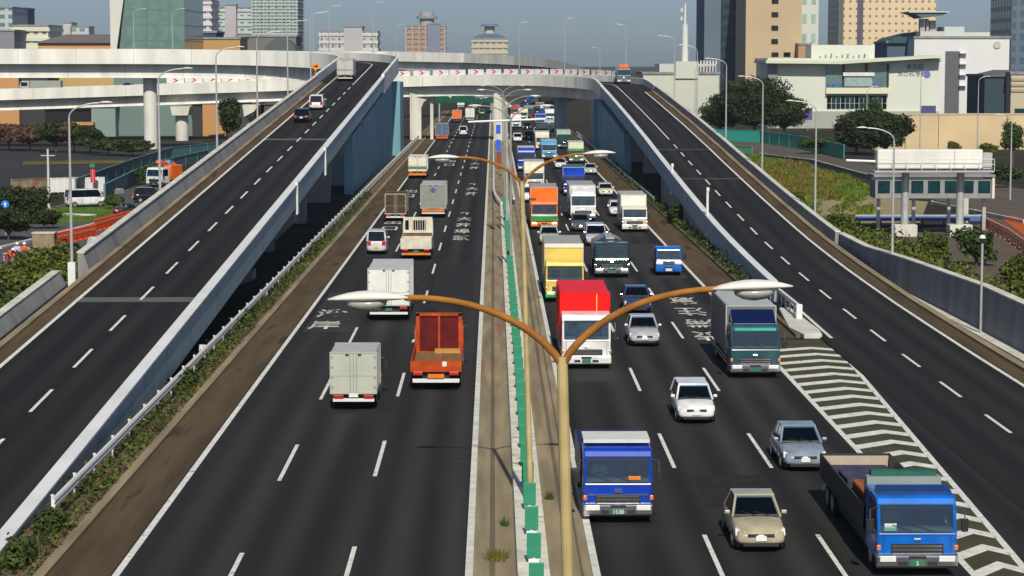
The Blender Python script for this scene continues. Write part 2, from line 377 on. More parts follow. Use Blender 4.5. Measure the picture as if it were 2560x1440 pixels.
# ------------------------------------------------------------ left guardrail
gl = thing('guardrail', 'long white steel guardrail beside the weedy strip below the left ramp', 'guardrail', (-14.65, 74, 0))
MB().sweep([(-14.65, 74, .0), (-14.65, 445, .0)], [(-.04, .58), (.05, .58), (.09, .68), (.05, .75), (.09, .84), (.05, .92), (-.04, .92)]).build('rail', STEELW, gl, world=True)
for k in range(92):
    if k == 0: p0 = MB().tube([(0, 0, 0), (0, 0, .93)], .05, 6).box(-.055, .055, -.04, .04, .93, .97).build('post', STEELW, gl)
    else: p0 = p0.copy(); COL.objects.link(p0)
    p0.location = (-.10, .5+4*k, 0); p0.parent = gl
gr = thing('guardrail', 'grey steel guardrail beside the brown shoulder below the right ramp', 'guardrail', (17.3, 245, 0))
MB().sweep([(17.3, 243, 0), (17.3, 470, 0)], [(.04, .5), (-.05, .5), (-.09, .60), (-.05, .66), (-.09, .74), (-.05, .8), (.04, .8)]).build('rail', STEEL, gr, world=True)
for k in range(56):
    if k == 0: p0 = MB().tube([(0, 0, 0), (0, 0, .85)], .06, 6).build('post', STEEL, gr)
    else: p0 = p0.copy(); COL.objects.link(p0)
    p0.location = (.1, .5+4*k-2, 0); p0.parent = gr
struct('kerb', MB().box(16.9, 17.15, 125, 700, -.05, .18), TAND)

# ------------------------------------------------------------ elevated ramps
def zl(Y):
    return .012+.0516*(Y-84)
ZR = [(0, .012), (104, .012), (118, .06), (128, .14), (140, .26), (150, .42), (160, .62), (170, .88), (180, 1.2), (190, 1.6), (200, 2.05), (212, 2.6), (224, 3.2), (236, 3.8), (250, 4.5), (264, 5.25), (300, 7.0), (345, 9.0), (384, 10.6), (400, 11.15), (430, 11.75), (452, 11.65), (472, 11.1), (500, 10.2), (541, 8.9), (620, 7.7), (720, 7.1)]
def zr(Y):
    for (a, za), (b, zb) in zip(ZR, ZR[1:]):
        if a <= Y <= b: return za+(zb-za)*(Y-a)/(b-a)
    return ZR[-1][1]
def arcpath(x0, y0, ystart, R_, zf, left=True, total=200, step=4, slope=0.0):
    P = []; s = 0
    y = ystart
    while y < y0: P.append((x0, y, zf(y))); y += step
    n = 18
    for i in range(n+1):
        a = math.pi/2*i/n; s = y0+R_*a
        P.append((x0-R_+R_*math.cos(a), y0+R_*math.sin(a), zf(s)))
    x = x0-R_; k = 1; Ye = y0+R_
    while x-k*8 > x0-R_-total: P.append((x-k*8, Ye+slope*k*8, zf(s+k*8))); k += 1
    return P
def zl2(s):   # left ramp beyond the straight: levels out
    a = zl(min(s, 362)); t = min(max(0, s-362), 70)
    return a+.0516*t-.00037*t*t
# left ramp: straight part
LX = -19.66
PL = [(LX, y, zl2(y)) for y in [60+4*i for i in range(66)]]      # to 320
PO = arcpath(LX, 368, 320, 30, zl2, total=260, slope=-.0)
lr = thing('left_ramp', 'dark two lane ramp climbing on the left towards the high overpass', 'road ramp', (LX, 80, 0))
MB().sweep(PL, [(-4.9, 0), (3.9, 0), (3.9, -.5), (-4.9, -.5)]).build('deck', ASPH2, lr, world=True)
MB().sweep(PL, [(3.86, .95), (3.9, -.02), (3.9, -.75), (4.3, -.75), (4.3, .95)]).build('parapet', CONCB, lr, world=True)
MB().sweep(PL, [(3.80, .95), (4.36, .95), (4.36, 1.04), (3.80, 1.04)]).build('parapet_cap', pm('cap_white', (.66, .68, .68), .7, var=.1, scale=.4), lr, world=True)
PLl = [p for p in PL if p[1] >= 134]
MB().sweep(PLl, [(-5.45, 1.15), (-5.1, 1.15), (-4.72, -.02), (-4.7, -.5), (-5.45, -.75)]).build('parapet', CONCG, lr, world=True)
MB().sweep(PLl, [(-5.5, 1.15), (-5.02, 1.15), (-5.02, 1.23), (-5.5, 1.23)]).build('parapet_cap', CONC, lr, world=True)
# lower wall section near the camera on the left
near = [(LX, y, zl2(y)) for y in (103, 112, 122, 131)]
MB().sweep(near, [(-6.0, .75), (-5.6, .75), (-5.2, -.02), (-5.2, -.6), (-6.0, -.8)]).build('wall_end', CONCG, lr, world=True)
MB().sweep(near, [(-6.05, .75), (-5.55, .75), (-5.55, .82), (-6.05, .82)]).build('wall_cap', CONC, lr, world=True)
MB().sweep(PL, [(-4.5, .0), (-3.66, .0), (-3.66, .005), (-4.5, .08)]).build('shoulder', BROWN, lr, world=True)
MB().sweep(PL, [(-4.72, .02), (-4.36, .02), (-4.36, .20), (-4.72, .20)]).build('kerb', TAN, lr, world=True)
MB().sweep(PL, [(-2.6, -.5), (2.4, -.5), (2.2, -2.0), (-2.4, -2.0)]).build('girder', CONCG, lr, world=True)
mk = MB(); mk.sweep(PL, [(-3.62, .004), (-3.40, .004), (-3.40, .012), (-3.62, .012)])
for k in range(-4, 23):
    a = 98.3+10*k; 
    for q in [(a-2.4, a+2.4)]:
        ya, yb = Yz(q[0], zl2(a)), Yz(q[1], zl2(a))
        if ya < 62: continue
        mk.sweep([(LX, ya, zl2(ya)), (LX, yb, zl2(yb))], [(-.08, .004), (.08, .004), (.08, .012), (-.08, .012)])
mk.build('lane_marking', PAINT, lr, world=True)
jt = MB()
JT = pm('joint', (.10, .105, .085), .7, var=.3, scale=3, streak=(.3, 4, 1))
for yj in (124.5, 228): MB().sweep([(LX, yj, zl2(yj)), (LX, yj+1.6, zl2(yj+1.6))], [(-4.7, .004), (3.85, .004), (3.85, .01), (-4.7, .01)]).build('expansion_joint', JT, lr, world=True)
# retaining body close to the ground

for i, yp in enumerate((150, 182, 214, 246, 280, 312)):
    z_ = zl2(yp)-2.0
    MB().prism([(LX-3.4, z_), (LX+3.6, z_), (LX+3.6, z_-.6), (LX+1.8, max(z_-2.4, .2)), (LX+1.8, 0), (LX-1.8, 0), (LX-1.8, max(z_-2.4, .2)), (LX-3.4, z_-.6)], yp, yp+2.2, 'y').build('pier', CONCG if i < 4 else CONCB, lr, world=True)
MB().box(-17.4, -15.0, 366, 379, 0, 12.0).build('pier', CONCT, lr, world=True, bevel=.15)
g = MB(); ys = list(range(262, 367, 8)); x0_ = -16.3
for y in ys: g.v += [(x0_, y, -.05), (x0_, y, zl2(y)-2.4), (x0_-1, y, zl2(y)-2.4), (x0_-1, y, -.05)]
for i in range(len(ys)-1):
    for k in range(4): a = 4*i+k; b_ = 4*i+(k+1) % 4; g.f.append((a, b_, b_+4, a+4))
g.f += [(0, 1, 2, 3), tuple(4*(len(ys)-1)+k for k in (3, 2, 1, 0))]
g.build('side_wall', CONCT, lr, world=True)
for yq in (176, 206): MB().box(-15.42, -15.25, yq, yq+1.1, zl2(yq)-1.3, zl2(yq)+1.25).build('bracket_box', STEELW, lr, world=True)

def overpass(name, label, P, half_l, half_r, top=1.3, fas=1.3, gin=1.4, gd=3.7, mat=CONCW, lm=True, asph=ASPH2, cap=True):
    c = P[len(P)//2]; t = thing(name, label, 'overpass', (c[0], c[1], 0))
    MB().sweep(P, [(-half_l, 0), (half_r, 0), (half_r, -.4), (-half_l, -.4)]).build('deck', asph, t, world=True)
    MB().sweep(P, [(-half_l-.4, top), (-half_l, top), (-half_l, -.41), (-half_l, -fas), (-half_l-.4, -fas)]).build('parapet', mat, t, world=True)
    MB().sweep(P, [(half_r, top), (half_r+.4, top), (half_r+.4, -fas), (half_r, -fas), (half_r, -.41)]).build('parapet', mat, t, world=True)
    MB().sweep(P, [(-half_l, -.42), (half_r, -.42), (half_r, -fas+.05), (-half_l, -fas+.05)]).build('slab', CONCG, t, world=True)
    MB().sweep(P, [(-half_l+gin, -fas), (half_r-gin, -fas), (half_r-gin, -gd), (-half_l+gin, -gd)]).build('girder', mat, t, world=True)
    MB().sweep(P, [(-half_l+gin-.2, -gd+.12), (half_r-gin+.2, -gd+.12), (half_r-gin+.2, -gd), (-half_l+gin-.2, -gd)]).build('girder_flange', mat, t, world=True)
    if lm: MB().sweep(P, [(-.08, .004), (.08, .004), (.08, .012), (-.08, .012)]).sweep(P, [(-3.6, .004), (-3.42, .004), (-3.42, .012), (-3.6, .012)]).build('lane_marking', PAINT, t, world=True)
    return t
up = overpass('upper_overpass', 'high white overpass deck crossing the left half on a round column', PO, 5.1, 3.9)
def roundpier(par, x, y, z1, r=1.2, mat=CONCW): return MB().tube([(x, y, -.05), (x, y, z1)], r, 28).build('pier', mat, par, world=True, smooth=False)
def zat(P, x):
    b = min(P, key=lambda p: abs(p[0]-x)+(0 if p[1] > 390 or True else 0)); return b
xx = -60.2; q = zat(PO, xx); MB().tube([(xx, q[1], -.05), (xx, q[1], q[2]-3.6)], 1.2, 32).build('pier', CONCW, up, world=True)
xx = -118; q = zat(PO, xx); MB().tube([(xx, q[1], -.05), (xx, q[1], q[2]-3.6)], 1.2, 32).build('pier', CONCW, up, world=True)

# right ramp
RX = 21.5
def zr2(s): return zr(s)
PR = [(RX, y, zr(y)) for y in list(range(40, 380, 4))]
rr = thing('right_ramp', 'dark two lane ramp descending on the right from the curved overpass', 'road ramp', (RX, 130, 0))
MB().sweep(PR, [(-3.3, 0), (5.2, 0), (5.2, -.5), (-3.3, -.5)]).build('deck', ASPH2, rr, world=True)
PRl = [p for p in PR if p[1] >= 144]
MB().sweep(PRl, [(-3.7, .95), (-3.3, .95), (-3.3, -.75), (-3.7, -.75)]).build('parapet', CONCB, rr, world=True)
MB().sweep(PRl, [(-3.76, .95), (-3.24, .95), (-3.24, 1.04), (-3.76, 1.04)]).build('parapet_cap', pm('cap_white', (.6, .6, .6)), rr, world=True)
PRr = [p for p in PR if p[1] >= 176]
MB().sweep(PRr, [(5.3, 1.0), (5.65, 1.0), (5.55, -.75), (5.2, -.75)]).build('parapet', CONCG, rr, world=True)
MB().sweep(PRr, [(5.25, 1.0), (5.7, 1.0), (5.7, 1.08), (5.25, 1.08)]).build('parapet_cap', CONC, rr, world=True)
MB().sweep(PR, [(3.95, .0), (4.9, .0), (4.9, .10), (3.95, .006)]).build('shoulder', BROWN, rr, world=True)
MB().sweep(PR, [(4.75, .02), (5.2, .02), (5.2, .22), (4.75, .22)]).build('kerb', TAN, rr, world=True)
MB().sweep([p for p in PR if p[1] > 240], [(-2.0, -.5), (4.4, -.5), (4.2, -2.0), (-1.8, -2.0)]).build('girder', CONCG, rr, world=True)
mk = MB(); mk.sweep(PR, [(3.62, .004), (3.84, .004), (3.84, .012), (3.62, .012)])
mk.sweep([p for p in PR if p[1] > 120], [(-2.86, .004), (-2.66, .004), (-2.66, .012), (-2.86, .012)])
for k in range(-5, 18):
    a = 96+10*k; ya, yb = Yz(a-2.4, zr(a)), Yz(a+2.4, zr(a))
    if ya < 45: continue
    mk.sweep([(RX, ya, zr(ya)), (RX, yb, zr(yb))], [(-.08, .004), (.08, .004), (.08, .012), (-.08, .012)])
mk.sweep([p for p in PR if p[1] > 272], [(-.08, .004), (.08, .004), (.08, .012), (-.08, .012)])
mk.build('lane_marking', PAINT, rr, world=True)
jt = MB()
for yj in (229, 262): MB().sweep([(RX, yj, zr(yj)), (RX, yj+.5, zr(yj+.5))], [(-3.2, .004), (5.0, .004), (5.0, .01), (-3.2, .01)]).build('expansion_joint', JT, rr, world=True)
g = MB()
ys = [144+4*i for i in range(25)]
g.v = []; 
for y in ys: g.v += [(RX-3.6, y, -.05), (RX-3.6, y, zr(y)-.5)]
g.v += [(v[0]+.4, v[1], v[2]) for v in g.v[:]]
n = len(ys)
for i in range(n-1): a = 2*i; g.f += [(a, a+2, a+3, a+1), (2*n+a, 2*n+a+1, 2*n+a+3, 2*n+a+2), (a+1, a+3, 2*n+a+3, 2*n+a+1)]
a = 2*(n-1); g.f += [(a, 2*n+a, 2*n+a+1, a+1), (0, 1, 2*n+1, 2*n)]
g.build('retaining_wall', CONCG, rr, world=True)
MB().box(RX-3.3, RX+5.9, 239, 240, -.05, zr(240)-.5).build('end_wall', CONCG, rr, world=True)
for i, yp in enumerate((276, 310, 344)):
    z_ = zr(yp)-2.0
    MB().prism([(RX-2.8, z_), (RX+5.2, z_), (RX+5.2, z_-.6), (RX+3.2, max(z_-2.2, .2)), (RX+3.2, 0), (RX-.8, 0), (RX-.8, max(z_-2.2, .2)), (RX-2.8, z_-.6)], yp, yp+2.2, 'y').build('pier', CONCG, rr, world=True)
MB().box(17.5, 20.2, 393, 403, 0, 8.6).build('pier', CONCT, rr, world=True, bevel=.15)
g = MB(); ys = list(range(312, 393, 8)); x0_ = 18.1
for y in ys: g.v += [(x0_, y, -.05), (x0_, y, zr(y)-2.2), (x0_+1, y, zr(y)-2.2), (x0_+1, y, -.05)]
for i in range(len(ys)-1):
    for k in range(4): a = 4*i+k; b_ = 4*i+(k+1) % 4; g.f.append((a, b_, b_+4, a+4))
g.f += [(0, 1, 2, 3), tuple(4*(len(ys)-1)+k for k in (3, 2, 1, 0))]
g.build('side_wall', CONCT, rr, world=True)
PC = arcpath(RX, 396, 376, 52, zr2, total=190, slope=-.14)
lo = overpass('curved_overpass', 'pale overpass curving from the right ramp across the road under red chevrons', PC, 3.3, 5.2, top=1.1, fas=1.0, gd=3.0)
for (x0, px, y) in ((-15.2, 1037, 436),):
    MB().prism([(-16.3, -.05), (-14.1, -.05), (-14.1, 6.2), (-13.6, 7.4), (-11.3, 8.9), (-11.3, 9.4), (-16.3, 9.4)], 443.5, 446, 'y').build('pier', CONC, lo, world=True)
    MB().box(-12.35, -11.75, 444, 445, -.05, 8.6).build('pier', CONC, lo, world=True)
MB().prism([(.1, -.05), (2.4, -.05), (2.4, 6.3), (5.6, 7.4), (6.9, 8.9), (6.9, 9.2), (.1, 9.2)], 434.5, 437, 'y').build('pier', CONC, lo, world=True)
MB().tube([(12.8, 430, -.05), (12.8, 430, 9.0)], 1.2, 24).build('pier', CONCB, lo, world=True)
MB().tube([(-60.5, 440, -.05), (-60.5, 440, 6.2)], 1.25, 24).build('pier', CONC, lo, world=True)
MB().prism([(-62.0, 4.9), (-59.0, 4.9), (-58.6, 6.6), (-62.4, 6.6)], 437.5, 443, 'y').build('pier_head', CONC, lo, world=True)
MB().tube([(-47.6, 442, -.05), (-47.6, 442, 6.2)], .95, 24).build('pier', CONC, lo, world=True)
MB().prism([(-48.3, 4.6), (-46.4, 5.6), (-45.4, 6.9), (-48.6, 6.9)], 439, 445, 'y').build('pier_head', CONC, lo, world=True)
# far upper deck
PF = [(-140, 592, 15.6), (-60, 600, 16.5), (-30, 604, 16.6), (-12, 625, 16.2), (2, 665, 15.5), (12, 715, 14.7), (20, 780, 13.7), (27, 860, 12.4), (34, 960, 10.9)]
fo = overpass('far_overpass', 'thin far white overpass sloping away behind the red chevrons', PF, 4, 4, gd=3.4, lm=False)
for (x, y) in ((-40, 603), (1, 662), (24, 830)): MB().tube([(x, y, -.05), (x, y, 10)], 1.1, 16).build('pier', CONC, fo, world=True)

# chevron boards on the far parapet of the curved overpass
RED = matte('chevron_red', (.62, .03, .04)); WH = matte('board_white', (.74, .74, .72))
offs = [(p, PC[i+1], i) for i, p in enumerate(PC[:-1])]
def curve_pt(P, off, s0):
    pts = [Vector(p) for p in P]; out = []; 
    L_ = 0
    for a, b in zip(pts, pts[1:]):
        d = (b-a); l = math.hypot(d.x, d.y)
        if L_+l >= s0:
            f = (s0-L_)/l; q = a+d*f; t = Vector((d.x, d.y, 0)).normalized(); rt = Vector((t.y, -t.x, 0)); return q+rt*off, t
        L_ += l
    return pts[-1], Vector((1, 0, 0))
chv = None; n = 0
for k in range(27):
    s = 40+k*3.6
    q, t = curve_pt(PC, 5.4, s)
    lab = 'white board with red chevron on the curved overpass parapet, %s from its right end' % (nth(k) if k else 'first')
    rz = math.atan2(-t.y, -t.x)
    if chv is None:
        chv = thing('chevron_sign', lab, 'road sign', q+Vector((0, 0, 1.1)), rz, 'red chevron boards along the curved overpass')
        bx('board', WH, chv, -1.72, 1.72, -.04, .04, 0.02, 1.0)
        m_ = MB(); f_ = [(-.55, .12), (-.1, .12), (.6, .5), (-.1, .9), (-.55, .9), (.1, .5)]
        m_.slab([(a, -.05, b) for a, b in f_[:3]+[f_[5]]], .01); m_.slab([(a, -.05, b) for a, b in [f_[5], f_[2], f_[3], f_[4]]], .01)
        m_.build('chevron', RED, chv)
    else: copy_tree(chv, q+Vector((0, 0, 1.1)), rz, lab)

# ------------------------------------------------------------ gore nose, small rails
gn = thing('gore_nose', 'pale concrete island nose with dark band at the head of the striped gore', 'kerb island', (17.8, 126, 0))
MB().prism([(17.3, 124.5), (18.3, 124.5), (18.45, 126.5), (18.3, 138), (17.6, 138), (16.9, 128)], 0, .28, 'z').build('island', CONC, gn, world=True, bevel=.04)
gg = thing('guardrail', 'short white guardrail with end post above the gore island', 'guardrail', (18.0, 133, .28))
MB().sweep([(18.0, 132, 0), (18.0, 150, 0)], [(-.09, .9), (.09, .9), (.09, 1.12), (-.09, 1.12)]).build('rail', STEELW, gg, world=True)
MB().box(17.82, 18.18, 131.7, 132.1, .28, 1.14).build('end_post', STEELW, gg, world=True, bevel=.03)
for k in range(8): MB().tube([(18, 134+2*k, .2), (18, 134+2*k, .95)], .05, 6).build('post', STEEL, gg, world=True)

# ------------------------------------------------------------ right retaining wall by the near ramp
rw = thing('retaining_wall', 'long grey retaining wall rising beside the right edge of the ramp', 'wall', (27.9, 120, 0))
ctrl = [(60, 2.6), (100, 2.6), (128, 2.6), (150, 2.2), (165, 1.8), (177, 1.9)]
g = MB()
for i, (y, h) in enumerate(ctrl):
    x = 27.9-(.9*max(0, y-120)/57)
    g.v += [(x, y, -.05), (x+.15, y, h), (x+.55, y, h), (x+.55, y, -.05)]
for i in range(len(ctrl)-1):
    for k in range(4): a = 4*i+k; b_ = 4*i+(k+1) % 4; g.f.append((a, b_, b_+4, a+4))
g.f += [(0, 1, 2, 3), tuple(4*(len(ctrl)-1)+k for k in (3, 2, 1, 0))]
g.build('wall', CONCG, rw, world=True)
g = MB()
for i, (y, h) in enumerate(ctrl):
    x = 27.9-(.9*max(0, y-120)/57); g.v += [(x+.05, y, h), (x+.05, y, h+.08), (x+.62, y, h+.08), (x+.62, y, h)]
for i in range(len(ctrl)-1):
    for k in range(4): a = 4*i+k; b_ = 4*i+(k+1) % 4; g.f.append((a, b_, b_+4, a+4))
g.f += [(0, 1, 2, 3), tuple(4*(len(ctrl)-1)+k for k in (3, 2, 1, 0))]
g.build('coping', CONC, rw, world=True)
struct('verge', MB().box(27.05, 27.95, 40, 185, -.05, .16), CONC)
struct('gutter', MB().box(26.75, 27.05, 40, 185, -.05, .05), TAND)

# ------------------------------------------------------------ vehicles
WH_T = matte('tyre', (.018, .018, .019), .8); WH_R = pm('rim', (.45, .46, .47), .35, metal=.7)
SEATM = matte('seat_grey', (.13, .13, .135), .9, .3)
def wheel(par, x, y, r, wd):
    t = MB().tube([(-wd/2, 0, 0), (wd/2, 0, 0)], r, 20).build('wheel', WH_T, par, bevel=.02)
    MB().tube([(-wd/2-.012, 0, 0), (wd/2+.012, 0, 0)], r*.6, 14).build('rim', WH_R, t)
    t.location = (x, y, r); return t
def bil(p, u, v):
    a = Vector(p[0]).lerp(Vector(p[1]), u); b = Vector(p[3]).lerp(Vector(p[2]), u); return a.lerp(b, v)
def inset(p, u0, u1, v0, v1, off):
    q = [bil(p, u0, v0), bil(p, u1, v0), bil(p, u1, v1), bil(p, u0, v1)]
    n = (q[1]-q[0]).cross(q[3]-q[0]).normalized(); return [a+n*off for a in q]
def car(label, cat, x, y, oncoming=True, z=0., paintm=None, L=4.4, W=1.72, Hh=1.47, kind='sedan', name='car', group=None, plate=None, rz=None, tl=False):
    if rz is None: rz = math.pi if oncoming else 0
    yo = y+L if oncoming else y
    t = thing(name, label, cat, (x, yo, z) if rz in (0, math.pi) else (x, y, z), rz, group)
    w2 = W/2; P = paintm
    hood = {'sedan': .92, 'wagon': .95, 'van': 1.0, 'mini': 1.0, 'kei': 1.0}[kind]
    belt = {'sedan': .94, 'wagon': .95, 'van': 1.12, 'mini': 1.02, 'kei': 1.1}[kind]
    cow = {'sedan': L-1.25, 'wagon': L-1.05, 'van': L-.35, 'mini': L-.95, 'kei': L-.45}[kind]
    rf0 = {'sedan': L-2.05, 'wagon': L-1.75, 'van': L-.85, 'mini': L-1.75, 'kei': L-.95}[kind]
    rr0 = {'sedan': 1.35, 'wagon': .55, 'van': .18, 'mini': .42, 'kei': .15}[kind]
    rb0 = {'sedan': .75, 'wagon': .15, 'van': .05, 'mini': .12, 'kei': .05}[kind]
    # lower body: stations from rear to front
    st = [(0, .86, .34, belt-.28), (.10, .95, .24, belt-.10), (.35, 1., .2, belt-.0), (L*.3, 1., .2, belt), (L*.55, 1., .2, belt), (cow, .99, .2, belt-.01), (L-.75, .97, .2, (hood+belt)/2-.06 if kind != 'van' else belt-.08), (L-.3, .93, .2, hood-.15), (L-.08, .88, .24, hood-.27), (L, .76, .32, hood-.40)]
    if kind in ('van', 'kei'): st = [(0, .9, .34, belt-.1), (.08, .98, .24, belt), (.5, 1, .2, belt), (L*.5, 1, .2, belt), (cow, 1., .2, belt), (L-.12, .97, .2, belt-.14), (L-.02, .9, .26, belt-.3), (L, .82, .34, belt-.45)]
    rings = []
    for (yy, f, zb, zt) in st:
        hw = w2*f; rings.append([(-hw*.80, yy, zb), (hw*.80, yy, zb), (hw*.98, yy, zb+.10), (hw, yy, (zb+zt)/2), (hw*.97, yy, zt-.10), (hw*.86, yy, zt), (hw*.4, yy, zt+.025), (-hw*.4, yy, zt+.025), (-hw*.86, yy, zt), (-hw*.97, yy, zt-.10), (-hw, yy, (zb+zt)/2), (-hw*.98, yy, zb+.10)])
    MB().rings(rings).build('body', P, t, smooth=True, sub=1)
    wb, wt = w2*.94, w2*.76 if kind in ('sedan', 'wagon') else w2*.84
    z0, z1 = belt-.05, Hh
    c8 = [(-wb, rb0, z0), (wb, rb0, z0), (wb, cow, z0), (-wb, cow, z0), (-wt, rr0, z1), (wt, rr0, z1), (wt, rf0, z1), (-wt, rf0, z1)]
    lo_ = [Vector(p) for p in c8[:4]]; hi_ = [Vector(p) for p in c8[4:]]
    def at_(i, f): return lo_[i].lerp(hi_[i], f)
    MB().hull8([at_(i, .90) for i in range(4)]+hi_).build('roof', P, t, bevel=.05)
    for i in range(4):
        c_ = Vector((0, (cow+rb0)/2, at_(i, .5).z)); k_ = [at_(i, .02)+(Vector((0, c_.y, at_(i, .02).z))-at_(i, .02)).normalized()*.05, at_(i, .90)+(Vector((0, c_.y, at_(i, .90).z))-at_(i, .90)).normalized()*.07]
        MB().tube(k_, .045 if i in (2, 3) else .07, 6).build('pillar', P, t)
    for (i, j) in ((1, 2), (3, 0)):
        q0 = at_(i, .0).lerp(at_(j, .0), .52 if i == 1 else .48); q1 = at_(i, .92).lerp(at_(j, .92), .45 if i == 1 else .55); q0.x *= .96; q1.x *= .96
        MB().tube([q0, q1], .05, 6).build('pillar', BLACK, t)
    MB().slab(inset([c8[2], c8[3], c8[7], c8[6]], .04, .96, .03, .93, .0), .02).build('windshield', CLEARC, t)
    MB().slab(inset([c8[0], c8[1], c8[5], c8[4]], .06, .94, .05, .90, .0), .02).build('rear_window', GLASS, t)
    MB().slab(inset([c8[1], c8[2], c8[6], c8[5]], .06, .94, .06, .90, .0), .02).build('side_window', GLASS, t)
    MB().slab(inset([c8[3], c8[0], c8[4], c8[7]], .06, .94, .06, .90, .0), .02).build('side_window', GLASS, t)
    MB().box(-wb+.06, wb-.06, rb0+.1, cow-.45, z0-.05, z0+.03).build('cabin_floor', DARK, t)
    MB().box(-wb+.08, wb-.08, cow-.55, cow-.08, z0-.05, z0+.085).build('dashboard', SEATM, t, bevel=.03)
    for s in (-1, 1):
        MB().box(s*.36-.24, s*.36+.24, rf0-.35, rf0-.20, z0, z1-.24).box(s*.36-.12, s*.36+.12, rf0-.33, rf0-.22, z1-.24, z1-.09).build('seat', SEATM, t, bevel=.03)
    MB().tube([(.36+.17*math.cos(k*math.pi/6), cow-.62+.05*math.sin(k*math.pi/6), z0+.10+.12*math.sin(k*math.pi/6)) for k in range(13)], .018, 5).build('steering_wheel', BLACK, t)
    hz = hood-.28
    for s in (-1, 1):
        MB().hull8([(s*w2*.54, L-.04, hz-.13), (s*w2*.93, L-.20, hz-.11), (s*w2*.93, L-.5, hz-.08), (s*w2*.54, L-.5, hz-.10), (s*w2*.56, L-.10, hz+.03) , (s*w2*.93, L-.34, hz+.10), (s*w2*.88, L-.55, hz+.12), (s*w2*.58, L-.5, hz+.06)]).build('headlight', LAMPG, t, bevel=.02)
        MB().box(s*w2*.72-.14, s*w2*.72+.14, -.015, .12, belt-.36, belt-.12 if kind in ('sedan',) else belt+.0).build('taillight', REDL, t, bevel=.02)
        MB().box(s*(w2+.06)-.09, s*(w2+.06)+.09, cow-.38, cow-.28, belt+.02, belt+.14).build('mirror', P, t, bevel=.03)
    MB().box(-w2*.50, w2*.50, L-.16, L-.01, hz-.14, hz-.03).build('grille', DARK, t, bevel=.01)
    MB().box(-w2*.66, w2*.66, L-.12, L+.012, .22, .34).build('lower_intake', DARK, t, bevel=.01)
    MB().box(-.09, .09, L-.05, L+.005, hz-.12, hz-.05).build('emblem', CHROME, t, bevel=.01)
    MB().box(-.165, .165, L-.02, L+.035, .40, .565).build('license_plate', plate or PLATEW, t)
    MB().box(-.165, .165, -.045, .02, .55, .715).build('license_plate', plate or PLATEW, t)
    for xx_ in (-w2+.11, w2-.11):
        for yy_ in (.78 if kind != 'van' else .7, L-.82 if kind != 'van' else L-.7): wheel(t, xx_, yy_, .30 if Hh < 1.7 else .32, .2)
    MB().box(-w2*.86, w2*.86, .3, L-.3, .16, .4).build('underbody', DARK, t)
    g = MB()
    for s in (-1, 1):
        for yy_ in (L*.36, L*.58): g.box(s*w2*.985-.012, s*w2*.985+.012, yy_-.012, yy_+.012, .32, belt-.1)
    g.build('door_seams', DARK, t)
    MB().tube([(-w2*.5, cow-.02, belt+.02), (.05, cow-.16, belt+.12)], .012, 4).tube([(.0, cow-.02, belt+.02), (w2*.55, cow-.16, belt+.12)], .012, 4).build('wiper', BLACK, t)
    MB().box(-w2*.8, w2*.8, cow-.04, cow+.03, belt-.03, belt+.012).build('cowl', DARK, t)
    return t

